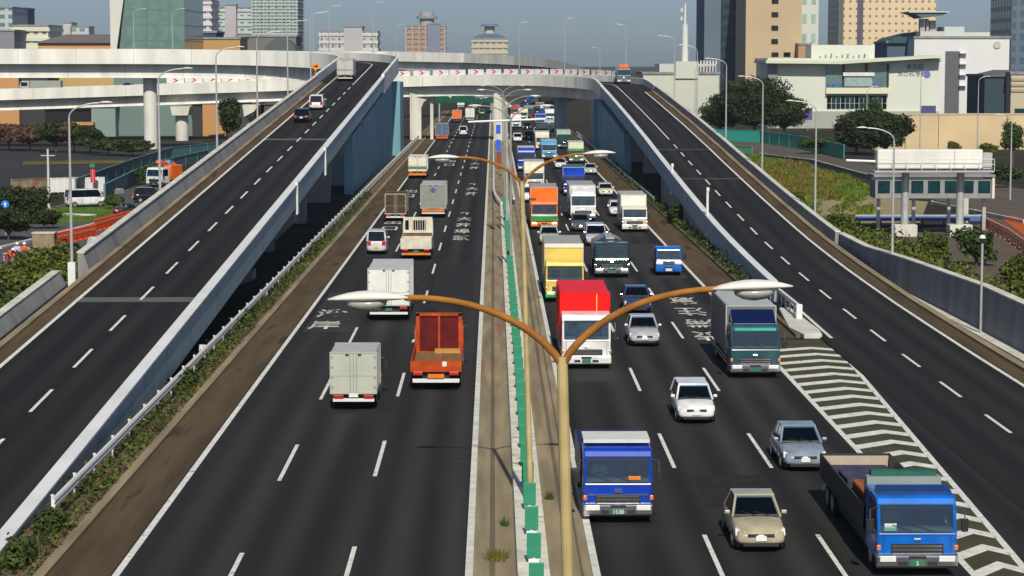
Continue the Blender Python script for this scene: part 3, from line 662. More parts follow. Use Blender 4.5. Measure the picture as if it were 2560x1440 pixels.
def truck(label, x, y, oncoming=True, z=0., cab=None, L=7.5, W=2.3, cabH=2.6, cabL=1.9, body='box', bodyH=3.2, bodyM=None, name='box_truck', cat='truck', bumper=None, roofM=None, group=None, rz=None, plate=None, deflector=None, det=2, ws=GLASSG, rails=None, bodyW=None, plate_text=None, hl='bumper', trimM=None):
    if rz is None: rz = math.pi if oncoming else 0
    t = thing(name, label, cat, (x, y+L if oncoming else y, z) if rz in (0, math.pi) else (x, y, z), rz, group)
    w2 = W/2-.03; zb = .5 if cabH > 2.2 else .42
    yf = L; yb = L-cabL
    z1 = zb+(cabH-zb)*.45; z2 = zb+(cabH-zb)*.86
    q = [(w2, yf, z1), (-w2, yf, z1), (-w2, yf-.20, z2), (w2, yf-.20, z2)]
    if det > 1:
        MB().prism([(yb, zb), (yf-.03, zb), (yf, zb+.15), (yf, z1), (yb, z1)], -w2, w2, 'x').build('cab', cab, t, bevel=.06)
        MB().prism([(yb, z2), (yf-.20, z2), (yf-.34, cabH-.05), (yf-.55, cabH), (yb, cabH)], -w2, w2, 'x').build('cab_roof', cab, t, bevel=.05)
        MB().box(-w2+.01, w2-.01, yb, yb+.07, z1-.02, z2+.02).build('cab_back', cab, t)
        for s in (-1, 1):
            MB().tube([(s*(w2-.055), yf-.06, z1-.03), (s*(w2-.055), yf-.25, z2+.03)], .055, 6).build('pillar', cab, t)
            MB().box(s*(w2-.03)-.03, s*(w2-.03)+.03, yb+.05, yb+.42, z1-.02, z2+.02).build('pillar', cab, t)
            MB().box(s*.55-.26, s*.55+.26, yb+.25, yb+.42, z1-.35, z1+.42).build('seat', SEATM, t, bevel=.04)
            MB().slab([(s*w2*.995, yb+.42, z1), (s*w2*.995, yf-.10, z1), (s*w2*.995, yf-.27, z2), (s*w2*.995, yb+.42, z2)], .01).build('side_window', CLEAR, t)
        MB().box(-w2+.08, w2-.08, yf-.5, yf-.06, z1-.05, z1+.10).build('dashboard', SEATM, t, bevel=.04)
        MB().tube([(.55+.22*math.cos(k*math.pi/6), yf-.62+.1*math.sin(k*math.pi/6), z1+.12+.14*math.sin(k*math.pi/6)) for k in range(13)], .022, 5).build('steering_wheel', BLACK, t)
        MB().slab(inset(q, .045, .955, .02, .99, .0), .015).build('windshield', CLEAR, t)
        MB().box(-w2+.1, w2-.1, yf-.30, yf-.22, z2-.10, z2).build('sun_shade', BLACK, t)
    else:
        prof = [(yb, zb), (yf-.03, zb), (yf, zb+.15), (yf, z1), (yf-.20, z2), (yf-.34, cabH-.05), (yf-.55, cabH), (yb, cabH)]
        MB().prism(prof, -w2, w2, 'x').build('cab', cab, t, bevel=.08)
        MB().slab(inset(q, .05, .95, .04, .97, .014), .02).build('windshield', ws, t, bevel=.0)
    if det > 1:
        MB().slab(inset(q, .05, .95, .0, .035, .02), .02).build('cowl', DARK, t)
    for s in (-1, 1):
        if det < 2: MB().box(s*w2-.008, s*w2+.008, yb+.35, yf-.33, z1+.02, z2-.04).build('side_window', GLASS, t)
        if det:
            MB().tube([(s*(w2-.05), yf-.15, z2-.05), (s*(w2+.22), yf-.02, z2-.08), (s*(w2+.22), yf-.02, z1)], .02, 5).build('mirror_arm', CHROME, t)
            MB().box(s*(w2+.22)-.11, s*(w2+.22)+.11, yf-.06, yf+.03, z1+.02, z1+.42).build('mirror', BLACK, t, bevel=.03)
    if det:
        g = MB().box(-w2*.9, w2*.9, yf-.005, yf+.006, z1-.10, z1-.085)
        for s in (-1, 1): g.box(s*w2*.84-.008, s*w2*.84+.008, yf-.005, yf+.006, zb+.1, z1-.09)
        g.build('panel_seams', DARK, t)
        g = MB()
        for s in (-1, 1): g.box(s*(w2+.004)-.006, s*(w2+.004)+.006, yb+.26, yb+.28, zb+.1, cabH-.15).box(s*(w2+.004)-.006, s*(w2+.004)+.006, yf-.3, yf-.28, zb+.1, z2)
        g.build('door_seams', DARK, t)
        MB().box(-.26, .26, yf+.095, yf+.108, .56, .66).box(-w2*.5, -.3, yf+.095, yf+.108, .38, .50).box(.3, w2*.5, yf+.095, yf+.108, .38, .50).build('bumper_slots', DARK, t)
        MB().box(-.11, .11, yf+.0, yf+.025, zb+.58, zb+.68).build('emblem', CHROME, t, bevel=.02)
    bm_ = bumper or CHROME
    MB().prism([(yf-.3, .28), (yf+.05, .28), (yf+.10, .36), (yf+.10, .66), (yf+.03, .72), (yf-.3, .72)], -w2-.02, w2+.02, 'x').build('bumper', bm_, t, bevel=.03)
    hh = .58 if hl == 'bumper' else .92
    for s in (-1, 1):
        MB().box(s*w2*.74-.24, s*w2*.74+.24, yf+(.08 if hl == 'bumper' else -.02), yf+(.125 if hl == 'bumper' else .03), hh-.09, hh+.09).build('headlight', LAMPG, t, bevel=.02)
        if det > 1: MB().box(s*w2*.97-.07, s*w2*.97+.05, yf-.04, yf+.02, .82, .98).build('indicator', ORGL, t, bevel=.02)
    if det:
        g = MB()
        for k in range(3): g.box(-w2*.62, w2*.62, yf-.01, yf+.022, zb+.20+k*.11, zb+.25+k*.11)
        g.build('grille', bumper if bumper is not None and bumper is not CHROME and det > 5 else CHROME if det > 1 else DARK, t)
        MB().box(-w2*.66, w2*.66, yf-.01, yf+.008, zb+.16, zb+.52).build('grille_opening', DARK, t)
    MB().box(-.22, .22, yf+.09, yf+.12, .36, .55).build('license_plate', plate or PLATEG, t)
    if plate_text:
        M = Matrix.Translation((0, yf+.126, .44)) @ Matrix.Rotation(math.pi, 4, 'Z') @ Matrix.Rotation(math.pi/2, 4, 'X')
        text_mesh('plate_number', plate_text, PLATEW, t, M, .19)
    if det > 1: # wipers
        MB().tube([(-.5, yf+.01, z1+.03), (.15, yf-.04, z1+.22)], .012, 4).tube([(.15, yf+.01, z1+.03), (.75, yf-.04, z1+.22)], .012, 4).build('wiper', BLACK, t)
    # chassis and wheels
    MB().box(-w2*.55, w2*.55, .25, yf-.4, .42, .86).box(-w2+.12, -w2+.5, 1.9, yb-.5, .42, .8).box(w2-.5, w2-.12, 1.9, yb-.5, .42, .8).build('chassis', DARK, t)
    wr = .46 if cabH > 2.3 else .36
    ax = [yf-1.1, 1.5] if L < 9 else [yf-1.3, 2.7, 1.55] if L > 10.5 else [yf-1.3, 2.2]
    if det == 0: ax = ax[:2]
    for a in ax:
        for s in (-1, 1): wheel(t, s*(w2-.17), a, wr, .3)
    # rear bar, lights, plate
    bw = (bodyW or W)/2; dz = .95 if cabH > 2.3 else .78
    MB().box(-bw+.1, bw-.1, .02, .12, .42, .56).build('rear_bumper', STEELW, t)
    for s in (-1, 1): MB().box(s*(bw-.35)-.22, s*(bw-.35)+.22, -.02, .06, dz-.22, dz-.06).build('taillight', REDL, t, bevel=.01)
    MB().box(-.2, .2, -.03, .0, .62, .80).build('license_plate', plate or PLATEG, t)
    y0, y1 = .0, yb-.14
    if body == 'box':
        b_ = MB().box(-bw, bw, y0, y1, dz, bodyH).build('cargo_box', bodyM, t, bevel=.04)
        rm_ = roofM or matte('box_roof', (.42, .43, .42))
        MB().box(-bw+.04, bw-.04, y0+.05, y1-.05, bodyH-.02, bodyH+.02).build('roof_panel', rm_, t)
        tr = matte('box_trim', (.40, .41, .40))
        for (nm, ya, yb_) in (('rear_frame', y0-.02, y0+.05), ('front_frame', y1-.05, y1+.02)):
            g = MB()
            for s in (-1, 1): g.box(s*bw-.03, s*bw+.03, ya, yb_, dz, bodyH)
            g.box(-bw, bw, ya-.002, yb_+.002, bodyH-.05, bodyH+.025).box(-bw, bw, ya-.002, yb_+.002, dz-.02, dz+.06).build(nm, tr if not trimM else trimM, t)
        if det > 1:
            g = MB(); k_ = int((y1-y0)/.62)
            for k in range(1, k_): yy = y0+(y1-y0)*k/k_; g.box(-bw-.012, -bw+.02, yy-.02, yy+.02, dz+.1, bodyH-.08).box(bw-.02, bw+.012, yy-.02, yy+.02, dz+.1, bodyH-.08)
            g.build('side_ribs', bodyM, t)
            for s in (-1, 1): MB().box(s*(bw-.06)-.02, s*(bw-.06)+.02, 2.4, yb-.4, .45, .53).box(s*(bw-.06)-.02, s*(bw-.06)+.02, 2.4, yb-.4, .65, .73).build('side_guard', STEEL, t)
        if det and not oncoming:
            g = MB().box(-.02, .02, y0-.012, y0+.02, dz, bodyH-.05)
            for xx_ in (-.14, .14, ): g.tube([(xx_, y0-.03, dz+.05), (xx_, y0-.03, bodyH-.1)], .016, 5)
            g.box(-bw+.1, bw-.1, y0-.012, y0, dz+.78, dz+.80)
            for xx_ in (-bw+.06, bw-.06):
                for k in range(4): g.box(xx_-.06, xx_+.06, y0-.03, y0, dz+.25+k*(bodyH-dz-.5)/3, dz+.33+k*(bodyH-dz-.5)/3)
            g.build('door_bars', matte('door_bar', (.30, .31, .29)), t)
            MB().box(-.35, -.2, y0-.025, y0, bodyH-.16, bodyH-.08).box(.2, .35, y0-.025, y0, bodyH-.16, bodyH-.08).build('marker_light', DARK, t)
    elif body == 'flat':
        MB().box(-bw, bw, y0, y1, dz-.06, dz+.04).build('bed_floor', bodyM, t)
        sh = rails or .42
        MB().box(-bw, -bw+.05, y0+.05, y1, dz+.04, dz+sh).build('side_board', bodyM, t); MB().box(bw-.05, bw, y0+.05, y1, dz+.04, dz+sh).build('side_board', bodyM, t)
        MB().box(-bw, bw, y0, y0+.05, dz+.04, dz+sh).build('tailboard', bodyM, t); MB().box(-bw, bw, y1-.06, y1, dz+.04, min(cabH+.05, dz+sh+.9)).build('headboard', bodyM, t)
    elif body == 'tank':
        n_ = 18; rg = []
        r_ = (bodyH-dz)/2
        for (yy, f) in ((y0, .82), (y0+.15, 1), (y1-.15, 1), (y1, .82)): rg.append([(bw*f*math.cos(2*math.pi*k/n_), yy, dz+r_+r_*f*math.sin(2*math.pi*k/n_)) for k in range(n_)])
        MB().rings(rg).build('tank', bodyM, t, smooth=True)
        MB().box(-.3, .3, y0+.6, y1-.6, bodyH-.02, bodyH+.08).build('walkway', STEEL, t)
    if deflector:
        MB().prism([(yb+.1, cabH-.02), (yf-.55, cabH-.02), (yf-.75, cabH+.15), (yb+.1, bodyH-.12)], -w2+.12, w2-.12, 'x').build('wind_deflector', deflector, t, bevel=.08)
    return t

def place(px, py, off=0.): p = G(px, py, .28); return p.x, p.y+off
# --- left carriageway, driving away
GREYG = matte('van_grey_green', (.44, .46, .38), .5, .12, scale=.8); WHT = matte('box_white', (.72, .73, .69), .45); WHY = matte('box_cream', (.70, .70, .58), .45)
pW = paint('white', (.72, .73, .72)); pS = paint('silver', (.42, .44, .47), .25); pGb = paint('grey_blue', (.22, .27, .33), .25); pGo = paint('gold', (.40, .35, .24), .25); pB = paint('blue', (.003, .045, .42), .22)
pLB = paint('bright_blue', (.0, .13, .55), .22); pR = matte('bright_red', (.80, .006, .005), .45, .04); pRo = matte('rust_red', (.42, .055, .008), .5, .35, scale=2); pDG = paint('dark_green', (.015, .045, .045), .15); pCr = paint('cream', (.62, .60, .48)); pOr = paint('orange', (.85, .16, .01)); pGr = paint('green', (.03, .28, .04)); pYe = paint('yellow', (.75, .55, .10)); pBk = paint('black', (.006, .006, .01), .12); pTq = paint('sky_blue', (.08, .35, .60)); pBr = matte('brown_tarp', (.075, .045, .022), .8, .25)
x, y = place(884, 1012); T1 = truck('small box truck with dull grey green doors, nearest vehicle in the left carriageway', x, y, False, cab=pW, L=4.9, W=2.02, cabH=2.05, cabL=1.5, bodyH=2.62, bodyM=GREYG, group=None, plate=PLATEW)
x, y = place(1090, 962)
t = truck('rusty red orange flatbed truck with tall headboard and empty brown bed', x, y, False, cab=pRo, L=8.4, W=2.4, cabH=2.45, cabL=1.8, body='flat', bodyM=pRo, name='flatbed_truck', plate=PLATEG, rails=.45)
MB().box(-1.12, 1.12, .06, 6.3, 1.0, 1.03).build('plank_floor', matte('bed_wood', (.22, .12, .05), .85, .3, streak=(6, .3, 1), scale=1), t)
MB().box(-1.14, -.96, 6.25, 6.45, 1.0, 2.95).box(.96, 1.14, 6.25, 6.45, 1.0, 2.95).box(-1.14, 1.14, 6.25, 6.45, 2.82, 2.97).box(-.05, .05, 6.26, 6.44, 1.2, 2.85).build('headboard_frame', pRo, t)
MB().box(-.98, .98, 6.35, 6.4, 1.1, 2.85).build('headboard_panel', matte('maroon_dark', (.10, .006, .005), .5, .35, scale=2), t)
MB().box(-.2, 1.05, 5.7, 6.2, 1.02, 1.22).build('tool_box', matte('ochre', (.45, .25, .06), .7), t)
MB().box(-.38, .38, -.06, -.01, .60, .80).build('warning_plate', ORGL, t); MB().box(-1.08, 1.08, -.1, -.02, .40, .54).build('white_bumper_bar', STEELW, t)
MB().box(.3, .5, -.03, -.005, 1.15, 1.38).build('sticker', PLATEW, t)
x, y = place(972, 792); truck('large white box truck with white bumper behind the left lamp head', x, y, False, cab=pW, L=8.4, W=2.45, cabH=2.6, bodyH=3.15, bodyM=WHT, roofM=matte('roof_pale', (.5, .5, .5)))
x, y = place(1040, 642)
t = truck('cream dump truck with orange stripe and barred rear window', x, y, False, cab=pCr, L=7.0, W=2.4, cabH=2.75, body='flat', bodyM=pCr, name='dump_truck', rails=.75)
MB().box(-1.13, 1.13, .08, 4.6, 1.0, 1.12).build('bed_liner', matte('rust_bed', (.42, .12, .03), .8, .3), t)
MB().box(-1.15, 1.15, 4.55, 4.75, 1.8, 3.05).build('headboard_frame', pCr, t); MB().box(-1.0, -.72, 4.52, 4.6, 2.05, 2.8).box(-.4, .62, 4.52, 4.6, 2.05, 2.8).build('rear_window', GLASS, t)
g = MB()
for k in range(6): g.box(-.38+k*.18, -.34+k*.18, 4.5, 4.53, 2.05, 2.8)
g.build('window_bars', pCr, t); MB().box(-1.1, 1.1, 4.9, 6.3, 2.74, 2.9).build('roof_rack', pCr, t)
MB().box(-1.05, 1.05, -.08, 0, .42, .6).build('reflector_bar', ORGL, t)
x, y = place(941, 628); car('small silver white van with yellow plate in the leftmost lane', 'van', x, y, False, paintm=paint('silver_white', (.60, .61, .62)), L=3.6, W=1.6, Hh=1.9, kind='kei', name='van', plate=PLATEY)
x, y = place(1083, 538); t = truck('grey container truck with round blue mark on its doors', x, y, False, cab=pW, L=9.0, W=2.45, cabH=2.6, bodyH=3.3, bodyM=matte('box_grey', (.25, .26, .23), .6))
g = MB(); g.tube([(0, -.02, 2.75), (0, .0, 2.75)], .28, 20); g.build('round_mark', matte('mark_blue', (.06, .12, .22)), t); MB().box(-1.1, 1.1, -.06, 0, .62, .86).build('reflector_bar', ORGL, t)
x, y = place(989, 548); t = truck('dark brown covered truck in the leftmost lane', x, y, False, cab=pBr, L=6.5, W=2.0, cabH=2.2, bodyH=2.7, bodyM=pBr, roofM=pBr)
x, y = place(1044, 441); t = truck('cream truck with green band behind the left arm of the second lamp', x, y, False, cab=pCr, L=8.0, W=2.4, cabH=2.6, bodyH=2.9, bodyM=WHY, roofM=matte('roof_cream', (.7, .68, .58)))
MB().box(-1.2, 1.2, -.035, -.02, 1.25, 1.6).build('green_band', matte('band_green', (.10, .20, .08)), t); MB().box(-1.15, 1.15, -.06, 0, .42, .72).build('reflector_bar', ORGL, t)
x, y = place(1105, 347); t = truck('dark blue truck entering the shade of the overpass', x, y, False, cab=pGb, L=10, W=2.45, cabH=2.8, bodyH=3.3, bodyM=matte('box_navy', (.08, .13, .20)), roofM=matte('roof_navy', (.1, .14, .2)), det=1)
MB().box(-1.15, 1.15, -.05, 0, .3, .75).build('reflector_bar', matte('refl_red', (.55, .09, .03)), t)
x, y = place(1158, 336); car('white van alone in the middle lane under the overpass', 'van', x, y, False, paintm=pW, L=4.4, W=1.7, Hh=1.95, kind='van', name='van')
x, y = place(1142, 303); truck('orange truck far off beyond the overpass in the left lane', x, y, False, cab=pOr, L=8, bodyH=3.0, bodyM=pOr, body='box', det=1, roofM=pOr)
x, y = place(1175, 300); truck('cream truck far off beside the far orange truck', x, y, False, cab=pCr, L=8, bodyH=3.3, bodyM=WHY, det=1)
x, y = place(1205, 285); car('tiny green far car next to the central pier', 'car', x, y, False, paintm=pGr, kind='sedan')
x, y = place(1152, 268); truck('farthest white box truck in the left carriageway', x, y, False, cab=pW, L=9, bodyH=3.4, bodyM=WHT, det=0)
# --- left ramp
def onl(px, py, X=None):   # left ramp deck
    for k in range(600):
        zc = 90+k*.6; Y = zc; p = D(px, py, Y)
        if p.z <= zl2(Y): return p.x, Y, zl2(Y)
def onr(px, py):
    for k in range(600):
        Y = 60+k*.6; p = D(px, py, Y)
        if p.z <= zr(Y): return p.x, Y, zr(Y)
x, y, z = onl(863, 204); t = truck('pale grey box truck with lilac stripe climbing the left ramp', x, y, False, z=z, cab=pW, L=6.5, W=2.3, cabH=2.4, bodyH=3.1, bodyM=matte('box_pale', (.50, .50, .44)), det=1)
MB().box(-1.16, 1.16, -.035, -.02, 1.55, 1.75).build('stripe', matte('lilac', (.3, .28, .5)), t); t.rotation_euler[0] = .05
x, y, z = onl(790, 276); t = car('white minivan in the left lane of the left ramp', 'car', x, y, False, z=z, paintm=pW, L=4.4, W=1.72, Hh=1.75, kind='mini', name='minivan'); t.rotation_euler[0] = .05
x, y, z = onl(753, 308); t = car('black car with red tail lights on the left ramp below the minivan', 'car', x, y, False, z=z, paintm=pBk, L=4.6, W=1.8, Hh=1.5, kind='sedan'); t.rotation_euler[0] = .05
# --- right ramp
x, y, z = onr(1560, 210); t = truck('dark tanker lorry with chrome nose and orange cap coming down the right ramp', x, y, True, z=z, cab=paint('steel_blue', (.06, .14, .2)), L=9, W=2.5, cabH=2.8, body='tank', bodyH=3.4, bodyM=pGb, name='tanker_truck')
MB().box(-.85, .85, 7.3, 7.8, 2.9, 3.5).build('orange_cap', pOr, t)
# --- right carriageway, oncoming
x, y = place(1545, 1290); VB = t = truck('royal blue dump truck with plate 1538 next to the central reservation', x, y, cab=pB, L=7.6, W=2.35, cabH=2.5, body='flat', rails=1.0, bodyM=matte('bed_navy', (.02, .025, .09), .4, .2), plate_text='1538', name='dump_truck')
MB().box(-1.12, 1.12, 4.9, 6.6, 2.58, 2.70).build('canopy', matte('box_light', (.62, .63, .60)), t); MB().box(-1.1, 1.1, 5.45, 5.6, .95, 2.6).build('front_wall', matte('bed_navy', (.02, .025, .09)), t)
MB().box(-.12, .12, 7.6, 7.66, 1.08, 1.2).build('emblem', CHROME, t)
MB().box(-1.0, 1.0, 7.58, 7.64, .98, 1.02).build('chrome_strip', CHROME, t)
MB().box(-.75, -.35, 7.56, 7.6, 1.5, 1.62).build('orange_card', ORGL, t)
x, y = place(2292, 1420); VL = t = truck('bright blue long flatbed truck with grey load at the bottom right corner', x, y, cab=pLB, L=11.8, W=2.45, cabH=2.42, cabL=2.2, body='flat', bodyM=matte('bed_dark', (.035, .035, .042), .5, .2), name='flatbed_truck', rails=.75, plate_text='5')
MB().prism([(10.7, 2.36), (11.35, 2.36), (11.2, 2.52), (10.7, 2.62)], -1.12, 1.12, 'x').build('roof_visor', paint('visor_navy', (.01, .04, .16)), t, bevel=.04)
MB().box(-1.15, 1.15, 9.1, 9.5, .9, 2.62).build('front_wall', matte('grey_green_wall', (.25, .30, .28)), t); MB().box(-1.0, 1.0, 9.0, 9.35, 2.62, 2.78).build('folded_tarp', matte('tarp_green', (.02, .12, .09), .8, .3), t)
MB().box(-1.0, .6, 8.0, 9.0, 1.0, 2.1).box(-.9, .9, 5.2, 7.6, 1.0, 1.75).build('load', matte('load_brown', (.32, .10, .03), .8, .5, scale=2), t, bevel=.05)
MB().box(-1.0, 1.0, .6, 2.4, 1.0, 1.4).box(-.7, 1.0, 2.8, 4.8, 1.0, 1.65).build('load', matte('load_navy', (.05, .05, .09), .8, .5, scale=2), t, bevel=.05); MB().box(-1.2, 1.2, .0, .12, 1.0, 1.62).build('tail_frame', matte('tail_pale', (.45, .38, .30)), t)
MB().box(.62, .98, 11.72, 11.75, 1.4, 1.62).build('white_card', PLATEW, t)
x, y = place(1903, 1362); VG = car('gold beige compact saloon in the middle lane', 'car', x, y, paintm=pGo, L=4.3, W=1.7, Hh=1.52, kind='sedan', group=None)
x, y = place(2014, 1163); car('grey blue saloon ahead of the bright blue flatbed', 'car', x, y, paintm=pGb, L=4.4, W=1.73, Hh=1.49, kind='sedan')
x, y = place(1742, 1045); car('white estate car in the middle lane', 'car', x, y, paintm=pW, L=4.3, W=1.70, Hh=1.52, kind='wagon', name='estate_car')
x, y = place(1888, 932); t = truck('dark teal lorry with grey box and tall blue roof beside the gore', x, y, cab=paint('teal', (.02, .07, .09), .12), L=9.6, W=2.45, cabH=2.6, bodyH=3.35, bodyM=matte('box_slate', (.16, .17, .17), .45), roofM=matte('roof_silver', (.40, .44, .43)), deflector=paint('navy', (.003, .01, .06), .2), name='lorry')
MB().box(-1.0, 1.0, 9.35, 9.45, 2.32, 2.46).build('sun_visor', paint('mint', (.05, .45, .40), .15), t)
x, y = place(1466, 910); VR = t = truck('large truck with bright red box and white cab by the central reservation', x, y, cab=pW, L=8.6, W=2.5, cabH=2.75, bodyH=3.65, bodyM=pR, roofM=pR, trimM=pR, bumper=pW, plate=PLATEG, name='box_truck')
MB().box(-.62, -.58, 6.53, 6.60, 2.5, 3.6).build('yellow_line', pYe, t)
x, y = place(1612, 855); car('silver saloon just behind the white estate car in the middle lane', 'car', x, y, paintm=pS, L=4.4, W=1.73, Hh=1.5, kind='sedan')
x, y = place(1595, 773); car('dark blue saloon partly hidden behind the silver saloon', 'car', x, y, paintm=paint('dark_blue', (.03, .05, .12), .2), L=4.4, W=1.73, Hh=1.5, kind='sedan')
x, y = place(1412, 745); t = truck('truck with yellow front, green bumper and grey box behind the red truck', x, y, cab=pYe, L=9, W=2.5, cabH=2.6, bodyH=3.6, bodyM=matte('box_yellow', (.68, .52, .12)), roofM=matte('roof_grey2', (.34, .35, .35)), bumper=pGr)
MB().box(-1.25, 1.25, 6.97, 7.02, 3.35, 3.6).build('cream_edge', WHY, t)
x, y = place(1530, 685); t = truck('glossy dark green tanker lorry in the middle lane', x, y, cab=pDG, L=8, W=2.45, cabH=2.45, body='tank', bodyH=2.6, bodyM=paint('slate', (.04, .045, .06)), name='tanker_truck')
x, y = place(1672, 680); t = truck('small bright blue pickup truck in the right lane', x, y, cab=pLB, L=4.7, W=1.85, cabH=2.05, cabL=1.5, body='flat', bodyM=pLB, name='pickup_truck', bumper=pLB, hl='cab', plate=PLATEW, rails=.35)
x, y = place(1587, 573); truck('cream white box truck beside the right shoulder', x, y, cab=pCr, L=7.5, W=2.3, cabH=2.3, bodyH=3.3, bodyM=matte('box_ivory', (.74, .74, .66)), bumper=WHY)
x, y = place(1491, 608); car('silver grey minivan between the tanker and the silver tipper', 'car', x, y, paintm=pS, L=4.7, W=1.78, Hh=1.75, kind='mini', name='minivan')
x, y = place(1452, 572); car('dark slate car half hidden behind the silver minivan', 'car', x, y, paintm=paint('slate2', (.08, .09, .12)), L=4.5, W=1.75, Hh=1.5, kind='sedan')
x, y = place(1374, 606); car('white and green taxi saloon in front of the orange truck', 'taxi', x, y, paintm=paint('pale_green', (.45, .52, .45)), L=4.5, W=1.7, Hh=1.5, kind='sedan', name='taxi')
x, y = place(1361, 567); t = truck('orange truck with green and white cab front', x, y, cab=pOr, L=8.5, W=2.5, cabH=2.6, bodyH=3.8, bodyM=pOr, roofM=matte('roof_grey3', (.33, .33, .34)), bumper=pOr)
MB().box(-1.2, 1.2, 8.5, 8.535, .85, 1.25).build('green_panel', pGr, t); MB().box(-1.2, 1.2, 8.5, 8.53, 1.26, 1.42).build('white_stripe', pW, t)
x, y = place(1458, 546); t = truck('silver white truck with arched grey roof', x, y, cab=pW, L=9.5, W=2.5, cabH=2.7, bodyH=3.4, bodyM=WHT, roofM=matte('roof_grey3', (.33, .33, .34)), deflector=pW, name='lorry')
x, y = place(1545, 535); car('white car tucked behind the cream white box truck', 'car', x, y, paintm=pW, kind='wagon', name='estate_car')
x, y = place(1515, 486); car('cream saloon in the right lane under the weeds', 'car', x, y, paintm=pCr, kind='wagon', name='estate_car')
x, y = place(1436, 484); truck('deep blue truck behind the truck with arched grey roof', x, y, cab=pB, L=8.5, W=2.5, cabH=2.5, bodyH=3.2, bodyM=pB, roofM=matte('roof_teal', (.05, .14, .16)))
x, y = place(1477, 432); car('pale green car ahead of the deep blue truck in the right lane', 'car', x, y, paintm=paint('pale_green', (.45, .52, .45)), kind='sedan')
x, y = place(1322, 500); car('small white car against the median behind the second lamp post', 'car', x, y, paintm=pW, kind='kei', L=3.5, W=1.5, Hh=1.7, name='van')
x, y = place(1336, 470); truck('cream box truck with open frame front at the median', x, y, cab=pCr, L=7.5, W=2.4, cabH=2.3, bodyH=3.4, bodyM=WHY)
x, y = place(1316, 424); truck('dark royal blue truck with white roof lamp near the median', x, y, cab=pB, L=8.5, W=2.4, cabH=3.0, bodyH=3.3, bodyM=pB, roofM=pW)
x, y = place(1441, 404); truck('truck with cream box and green cab in the right lane', x, y, cab=pGr, L=8, W=2.3, cabH=2.2, bodyH=3.2, bodyM=matte('box_lime', (.66, .68, .48)))
x, y = place(1402, 418); car('white saloon with orange glint in the middle lane', 'car', x, y, paintm=pW, kind='sedan')
x, y = place(1373, 395); truck('sky blue truck in the crowd near the median', x, y, cab=pTq, L=8, W=2.4, cabH=2.6, bodyH=3.0, bodyM=pTq)
random.seed(21)
far = [(1356, 372, 't', pCr, WHY, 'cream truck in the thick of the jam'), (1410, 368, 't', pDG, matte('box_mint', (.35, .5, .45)), 'mint green truck in the right of the jam'), (1294, 352, 'c', pW, None, 'white van beside the median in the jam'), (1322, 346, 'c', pBk, None, 'black car between white vans in the jam'), (1357, 346, 't', pW, WHY, 'white truck with cream box in the middle of the jam'), (1392, 346, 't', pCr, WHT, 'short cream truck in the right lane of the jam'), (1390, 322, 'c', pDG, None, 'dark green car under the far rail'), (1352, 318, 't', pTq, pB, 'blue and white truck in the far jam'), (1318, 322, 'c', pBk, None, 'dark car in the far jam'), (1290, 318, 't', pW, WHT, 'white truck next to the central pier'), (1362, 290, 't', pB, WHT, 'far truck with white box and blue cab'), (1322, 292, 't', pDG, matte('box_teal2', (.12, .25, .22)), 'far dark green truck'), (1288, 290, 't', pRo, matte('box_redb', (.4, .05, .04)), 'far red box truck'), (1337, 270, 't', pCr, WHY, 'farthest cream truck of the jam'), (1303, 268, 't', pW, WHT, 'farthest white truck beside the median'), (1312, 255, 'c', pW, None, 'last visible white car of the jam'),
 (1345, 336, 'c', pS, None, 'silver car wedged behind the white truck in the jam'), (1376, 336, 't', pGr, matte('box_mint', (.35, .5, .45)), 'green truck in the middle of the far jam'), (1336, 300, 'c', pR, None, 'red car in the far jam'), (1308, 300, 't', pCr, WHY, 'cream truck in the left lane of the far jam'), (1375, 302, 't', pW, WHT, 'white truck at the right side of the far jam'), (1350, 282, 't', pBk, matte('box_slate', (.16, .17, .17)), 'slate truck in the distant jam'), (1300, 280, 'c', pW, None, 'white car in the distant jam by the median'), (1325, 262, 't', pB, pB, 'distant blue truck near the end of the jam'), (1290, 258, 't', pCr, WHY, 'distant cream truck by the central pier'), (1348, 258, 'c', pR, None, 'distant red car at the end of the jam')]
for (px, py, k, c_, b_, lab) in far:
    x, y = place(px, py)
    if k == 't': truck(lab, x, y, cab=c_, L=7.5, W=2.4, cabH=2.5, bodyH=3.2, bodyM=b_, det=1)
    else: car(lab, 'car', x, y, paintm=c_, kind='mini', Hh=1.7)
# --- side street and overpass traffic on the left
x, y = place(165, 512); t = car('white van parked on the side street by the lawn', 'van', x, y, rz=R(-62), paintm=pW, L=4.2, W=1.7, Hh=1.9, kind='van', name='van')
x, y = place(332, 500); t = car('black car turning on the side street', 'car', x, y, rz=R(-78), paintm=pBk, L=3.9, W=1.7, Hh=1.65, kind='mini')
x, y = place(292, 535); t = car('dark green compact car behind the red barriers', 'car', x, y, rz=R(-40), paintm=pDG, L=3.2, W=1.5, Hh=1.3, kind='sedan')
x, y = place(462, 455); t = truck('white truck with orange crane body on the side street', x, y, rz=R(158), cab=pW, L=7.5, W=2.3, cabH=2.4, bodyH=2.9, body='flat', bodyM=pOr, name='crane_truck')
MB().box(-1.0, 1.0, 2.2, 5.0, .95, 2.6).build('crane_body', pOr, t, bevel=.1); MB().tube([(0, 2.5, 2.6), (0, 6.6, 3.1)], .22, 8).build('crane_boom', pOr, t); MB().box(-.3, .3, 3.6, 4.2, 2.6, 3.2).build('crane_motor', pTq, t)
x, y = place(566, 376); car('white car with blue roof rack behind the left ramp parapet', 'car', x, y, rz=R(160), paintm=paint('pale_blue', (.4, .55, .7)), kind='mini', Hh=1.7)
def ond(P, off, X):
    b = min(P, key=lambda p: abs(p[0]-X)); return (X, b[1]+off, b[2])
